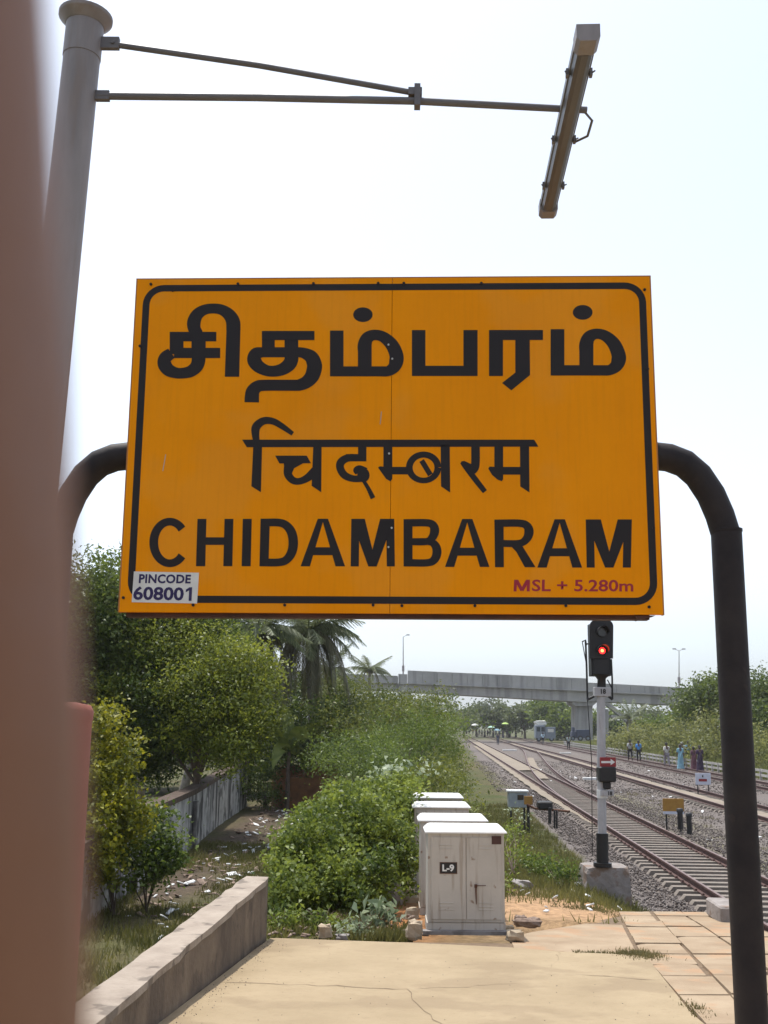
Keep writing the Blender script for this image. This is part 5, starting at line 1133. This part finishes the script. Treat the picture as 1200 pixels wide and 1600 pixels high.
plant('broadleaf_tree', 'dark tree at the right edge beyond the right sign post', 'tree', [epx(1190, 1105, 95, 30, 42, 4), epx(1215, 1085, 96, 25, 35, 3), epx(1180, 1140, 92, 25, 30, 3)], 'dark', .28, per=40, dens=2.6, cr_=.6, trunk=True, tr=.25, tint=.45)
# far trees
FT = [(770, 1112, 300, 26, 16, 'far', 'large rounded tree farthest down the tracks'), (745, 1118, 310, 14, 12, 'far', 'small pale tree left of the large rounded one far away'), (820, 1118, 280, 26, 14, 'far', 'far tree right of the large rounded one'), (862, 1112, 265, 28, 20, 'mid', 'dense tree behind the parked lorry'), (845, 1105, 280, 18, 14, 'far', 'pale tree seen just under the bridge deck'), (885, 1125, 255, 24, 24, 'mid', 'bushy tree left of the main bridge pier'), (725, 1124, 290, 14, 10, 'far', 'low trees at the left end of the far tree line'), (795, 1128, 300, 20, 8, 'far', 'low scrub under the far trees'), (945, 1128, 260, 22, 20, 'mid', 'tree seen behind the bridge staircase'), (1010, 1122, 265, 24, 16, 'far', 'tree beyond the bridge right of the staircase')]
for px, py, y, rx, rz, m_, lb in FT:
    plant('distant_tree', lb, 'tree', [epx(px, py, y, rx, rz, 5), epx(px - rx * .5, py + rz * .4, y + 2, rx * .6, rz * .7, 4), epx(px + rx * .5, py + rz * .3, y - 2, rx * .6, rz * .7, 4)], m_, .75, per=26, dens=.55, cr_=1.0, trunk=True, tr=.3, group='far tree line', tint=.55)
# woods to either side that read as one mass
def wood(name, spots, mat):
    C0 = clumps([((x, y, tz(x, y) + h * .5), (h * .55, h * .55, h * .55)) for x, y, h in spots], .55); P = np.repeat(C0, 26, 0) + rng.normal(size=(len(C0) * 26, 3)) * .8
    V, T = leaves(P, np.repeat(rng.uniform(.2, .7, len(C0)), 26), .65, .55, .4); leafmesh(name, V, T, LM[mat], None, 'stuff')
wood('wood', [(x + random.uniform(-2, 2), y + random.uniform(-4, 4), random.uniform(5, 8)) for x in range(-62, -22, 6) for y in (44, 62)], 'dark')
wood('wood', [(x + random.uniform(-2, 2), y + random.uniform(-5, 5), random.uniform(4, 7)) for y in range(36, 150, 9) for x in (48, 60)], 'mid')
# grass: uncountable blades
def grass(name, x, y, h, mat, wdt=.012, tintc=.5, zoff=0.0):
    n = len(x); z = terr(x, y) + zoff; a = rng.uniform(0, 2 * pi, n); H = h * rng.uniform(.45, 1.25, n); ln = rng.normal(0, .35, (n, 2)) * H[:, None]
    wv = np.stack([np.cos(a), np.sin(a)], -1) * (wdt * rng.uniform(.6, 1.3, n))[:, None]
    b = np.stack([x, y, z - .02], -1); V = np.empty((n, 4, 3)); V[:, 0, :2] = b[:, :2] - wv; V[:, 1, :2] = b[:, :2] + wv; V[:, :2, 2] = b[:, None, 2]
    V[:, 2, :2] = b[:, :2] + ln + wv * .15; V[:, 3, :2] = b[:, :2] + ln - wv * .15; V[:, 2, 2] = V[:, 3, 2] = b[:, 2] + H
    T = np.clip(tintc + .35 * wob(x, y, 1.0, 3) + rng.uniform(-.25, .25, n), 0, 1)
    return leafmesh(name, V.reshape(-1, 3), np.repeat(T, 4), mat, None, 'stuff')
def rnd(n, x0, x1, y0, y1, pw=1.5): y = y0 + (y1 - y0) * rng.uniform(0, 1, n) ** pw; return rng.uniform(0, 1, n), y
u_, y_ = rnd(110000, 0, 0, 12.35, 50); x_ = -1.3 + (xmain(y_) - 2.0 + 1.3) * u_
mk = (np.exp(-(((x_ - 2.4) / 1.5) ** 2 + ((y_ - 15.2) / 1.6) ** 2)) < rng.uniform(.25, .7, len(x_))) & (wob(x_, y_, 1.2, 1) > rng.uniform(-.9, .25, len(x_))) & ~((x_ > .35) & (x_ < 1.5) & (y_ > 12.3) & (y_ < 20.7)) & (np.exp(-(((x_ - .2) / .5) ** 2 + ((y_ - 14.6) / 1.8) ** 2)) < rng.uniform(.3, .8, len(x_)))
mk &= ~((y_ < 14.1) & (x_ > 1.3)) & ~((y_ < 16) & (x_ > 3.2))
nearv = (y_ < 30) & (x_ > 1.2); hh = np.where((y_ > 17.5) & (x_ > 1.3), .17, .12); grass('grass', x_[mk], y_[mk], hh[mk], LM['grass'], .012)
u_, y_ = rnd(60000, 0, 0, 6.5, 33, 1.1); x_ = -5.2 + 3.7 * u_; dd = np.exp(-((x_ + 4.2) / 1.0) ** 2) * sstep(y_, 20, 22.5) * (1 - sstep(y_, 26, 29)); mk = (dd < rng.uniform(.15, .9, len(x_))) & (wob(x_, y_, 1.0, 5) > rng.uniform(-1, .5, len(x_))) & (x_ < np.where(y_ < 12.4, -1.72, -1.0))
grass('grass', x_[mk], y_[mk], .15, LM['grass'], .013, .45)
u_, y_ = rnd(120000, 0, 0, 58, 190, 1.1); x_ = xC(y_) + G + 2.4 + 22 * u_ ** 1.3; mk = wob(x_, y_, .35, 2) > rng.uniform(-1.2, .2, len(x_))
grass('bank_grass', x_[mk], y_[mk], .85, LM['bank'], .05, .5)
u_, y_ = rnd(5000, 0, 0, 22, 60); x_ = xmain(y_) + G + 2.2 + 1.3 * u_; mk = wob(x_, y_, .8, 1) > .15; grass('grass', x_[mk], y_[mk], .10, LM['dry'], .012)
# tufts in the broken slab edge
x_ = np.concatenate([rng.normal(2.52, .10, 1300), rng.uniform(1.9, 2.45, 300), rng.normal(3.0, .3, 1200), rng.normal(2.27, .05, 200)]); y_ = np.concatenate([rng.normal(11.2, .16, 1300), rng.normal(11.3, .03, 300), rng.normal(15.9, .25, 1200), rng.normal(8.3, .2, 200)])
o = grass('grass', x_, y_, .035, LM['dry'], .006, .3); 
me = o.data; co = np.empty(len(me.vertices) * 3, np.float32); me.vertices.foreach_get('co', co); co = co.reshape(-1, 4, 3); zz = np.array([zp(v) for v in co[:, 0, 1]]); sel = co[:, 0, 1] < 13; co[sel, :, 2] += (zz[sel] - terr(co[sel, 0, 0], co[sel, 0, 1]) + .005)[:, None]; me.vertices.foreach_set('co', co.ravel()); me.update()

# ------------------------------------------------------------------ stones, litter, rag
def stone(px, py, y, d, label, mat='rubble', seed=0, z=None):
    p = aty(px, py, y); zz = (zp(y) if (y < 12.4 or z == 'p') else tz(p.x, y)) if z in (None, 'p') else z
    s = MB(); s.rock((p.x, y, zz + d[2] * .42), d, seed, 8, 6); tag(s.build('stone', MT[mat]), label, 'stone', 'loose stones round the cabinets')
stone(648, 1455, 12.35, (.20, .2, .20), 'squarish pale stone block against the left foot of the front cabinet', seed=1, z='p')
stone(643, 1420, 14.3, (.20, .2, .16), 'pale stone beside the second cabinet', seed=2); stone(636, 1380, 17, (.26, .25, .2), 'pale stone lying beside the third cabinet', seed=3); stone(638, 1396, 16.2, (.4, .3, .12), 'flat pale stone slab beside the third cabinet', seed=13)
stone(601, 1388, 16.6, (.52, .4, .3), 'big grey rock half under the large bush', 'concrete', 4); stone(615, 1400, 15.9, (.28, .3, .34), 'upright grey rock right of the big one under the bush', 'concrete', 5)
stone(508, 1462, 12.3, (.16, .14, .15), 'small pale stone on the far edge of the concrete slab', seed=6, z='p'); stone(535, 1462, 12.4, (.16, .12, .08), 'flat greyish stone in the weeds at the slab edge', 'concrete', 7)
stone(805, 1465, 12.2, (.20, .16, .12), 'broken mortar lump at the right foot of the front cabinet', seed=8, z='p'); stone(795, 1440, 12.8, (.14, .14, .1), 'pale chip of rubble right of the front cabinet', seed=9, z='p')
stone(815, 1373, 18.2, (.34, .3, .18), 'grey rock among the weeds right of the cabinets', 'concrete', 10)
rg = ramp(825, 1446); s = MB(); s.rock((rg.x, rg.y, rg.z + .035), (.34, .2, .11), 21, 12, 7); s.rock((rg.x - .08, rg.y + .03, rg.z + .06), (.14, .12, .1), 22, 9, 6); s.rock((rg.x + .09, rg.y - .02, rg.z + .05), (.12, .1, .08), 24, 9, 6)
tag(s.build('rag', MT['rag']), 'crumpled brown and white rag lying on the sandy slab right of the cabinet', 'rag')
lp = atz(904, 1386, -.95); s = MB(); s.rock((lp.x, lp.y, lp.z + .03), (.16, .14, .1), 31, 8, 5); tag(s.build('plastic_cup', MT['plasticw']), 'bright yellowish plastic scrap on the grass left of the signal base', 'litter')
def litter(name, n, fx, y0, y1, size, mat, seed):
    r2 = np.random.default_rng(seed); y = r2.uniform(y0, y1, n); x = fx(y, r2); z = terr(x, y) + .03; a = r2.uniform(0, pi, n); tl_ = r2.normal(0, .25, (n, 2)); L_ = size * r2.uniform(.4, 1.5, n); Wd = L_ * r2.uniform(.3, .8, n)
    V = np.empty((n, 8, 3)); 
    for k, (i, j) in enumerate(((-1, -1), (1, -1), (1, 1), (-1, 1))):
        dx = np.cos(a) * L_ * i / 2 - np.sin(a) * Wd * j / 2; dyv = np.sin(a) * L_ * i / 2 + np.cos(a) * Wd * j / 2; zz = z + tl_[:, 0] * dx + tl_[:, 1] * dyv + r2.uniform(0, .02, n)
        V[:, k] = np.stack([x + dx, y + dyv, zz], -1); V[:, k + 4] = np.stack([x + dx * .9, y + dyv * .9, zz + .018], -1)
    q = np.array([(3, 2, 1, 0), (4, 5, 6, 7), (0, 1, 5, 4), (1, 2, 6, 5), (2, 3, 7, 6), (3, 0, 4, 7)]); Fc = (np.arange(n) * 8)[:, None, None] + q[None]
    return tag(link(name, mesh_np(name, V.reshape(-1, 3), Fc.reshape(-1, 4)), mat), kind='stuff')
litter('litter', 130, lambda y, r: -4.5 + r.uniform(0, 2.6, len(y)), 17, 46, .16, MT['plasticw'], 1); litter('litter', 300, lambda y, r: -4.7 + r.uniform(0, 2.2, len(y)), 20, 46, .14, MT['rag'], 2)
litter('litter', 16, lambda y, r: 1.6 + r.uniform(0, 2, len(y)), 14.5, 20, .09, MT['plasticw'], 3); litter('litter', 50, lambda y, r: xmain(y) + r.uniform(-2, 12, len(y)), 24, 90, .16, MT['plasticw'], 4)
litter('dry_leaves', 90, lambda y, r: -1.5 + r.uniform(0, 2.0, len(y)), 12.4, 14.5, .07, MT['rag'], 5)
# grit on the slab (real crumbs)
n = 420; y_ = rng.uniform(6.5, 12, n); x_ = rng.uniform(-1.3, 2.3, n); x_ = np.where(rng.uniform(0, 1, n) < .6, -1.40 + (y_ - 7.7) * .053 + np.abs(rng.normal(0, .12, n)), x_); z_ = np.array([zp(v) for v in y_]) + .002
stones('grit', x_, y_, z_, rng.uniform(.002, .007, n), stm)

# ------------------------------------------------------------------ the photographer's hand at the lens edge
def hv(u, v, w_): return np.array([0, 0, EYE]) + rt * u + up * v + fw * w_
HV = [(-.034, -.150, .020), (-.036, -.105, .030), (-.0204, -.058, .0335), (-.0185, -.012, .0305), (-.0185, .014, .0300), (-.0188, .034, .0315),
      (-.038, -.058, .040), (-.040, -.040, .074), (-.038, -.064, .086), (-.034, -.080, .074), (-.054, -.062, .042), (-.056, -.048, .072), (-.053, -.070, .083), (-.048, -.084, .071),
      (-.069, -.070, .042), (-.070, -.060, .064), (-.067, -.077, .072), (-.062, -.088, .062), (-.020, -.115, .022), (-.004, -.088, .012), (.002, -.064, .010), (-.06, -.28, -.03), (-.09, -.42, -.09)]
HE = [(0, 1), (1, 2), (2, 3), (3, 4), (4, 5), (1, 6), (6, 7), (7, 8), (8, 9), (1, 10), (10, 11), (11, 12), (12, 13), (1, 14), (14, 15), (15, 16), (16, 17), (0, 18), (18, 19), (19, 20), (0, 21), (21, 22)]
HR = [(.028, .02), (.034, .016), .0115, .0106, .0096, .0078, .0112, .0098, .009, .0075, .0108, .0095, .0088, .0073, .0095, .0083, .0075, .0065, .014, .011, .0088, (.031, .027), (.036, .033)]
hm = skin_mesh('hand', [hv(*v) for v in HV], HE, HR, 2, 1)
hand = link('hand', hm, MT['skin']); tag(hand, 'out of focus brown finger of the photographer covering the left edge of the view', 'hand')
nl = MB(); c = hv(-.0188, .034, .0315); nl.sphere(Vector(c + fw * .0062), .0055, 10, 6, (1.0, .35, 1.25)); nl.build('fingernail', MT['nail'], hand)

# ------------------------------------------------------------------ hazy air
s = MB(); s.box((0, 3010, 22), (8100, 6200, 60)); hzm = bpy.data.materials.new('haze_air'); hzm.use_nodes = True; t = hzm.node_tree
t.nodes.remove(t.nodes['Principled BSDF']); pv = t.nodes.new('ShaderNodeVolumePrincipled'); pv.inputs['Color'].default_value = (.93, .96, 1, 1); pv.inputs['Density'].default_value = .0002; pv.inputs['Anisotropy'].default_value = .2
t.links.new(pv.outputs[0], t.nodes['Material Output'].inputs['Volume']); tag(s.build('haze', hzm), kind='stuff')
scn.cycles.volume_bounces = 1
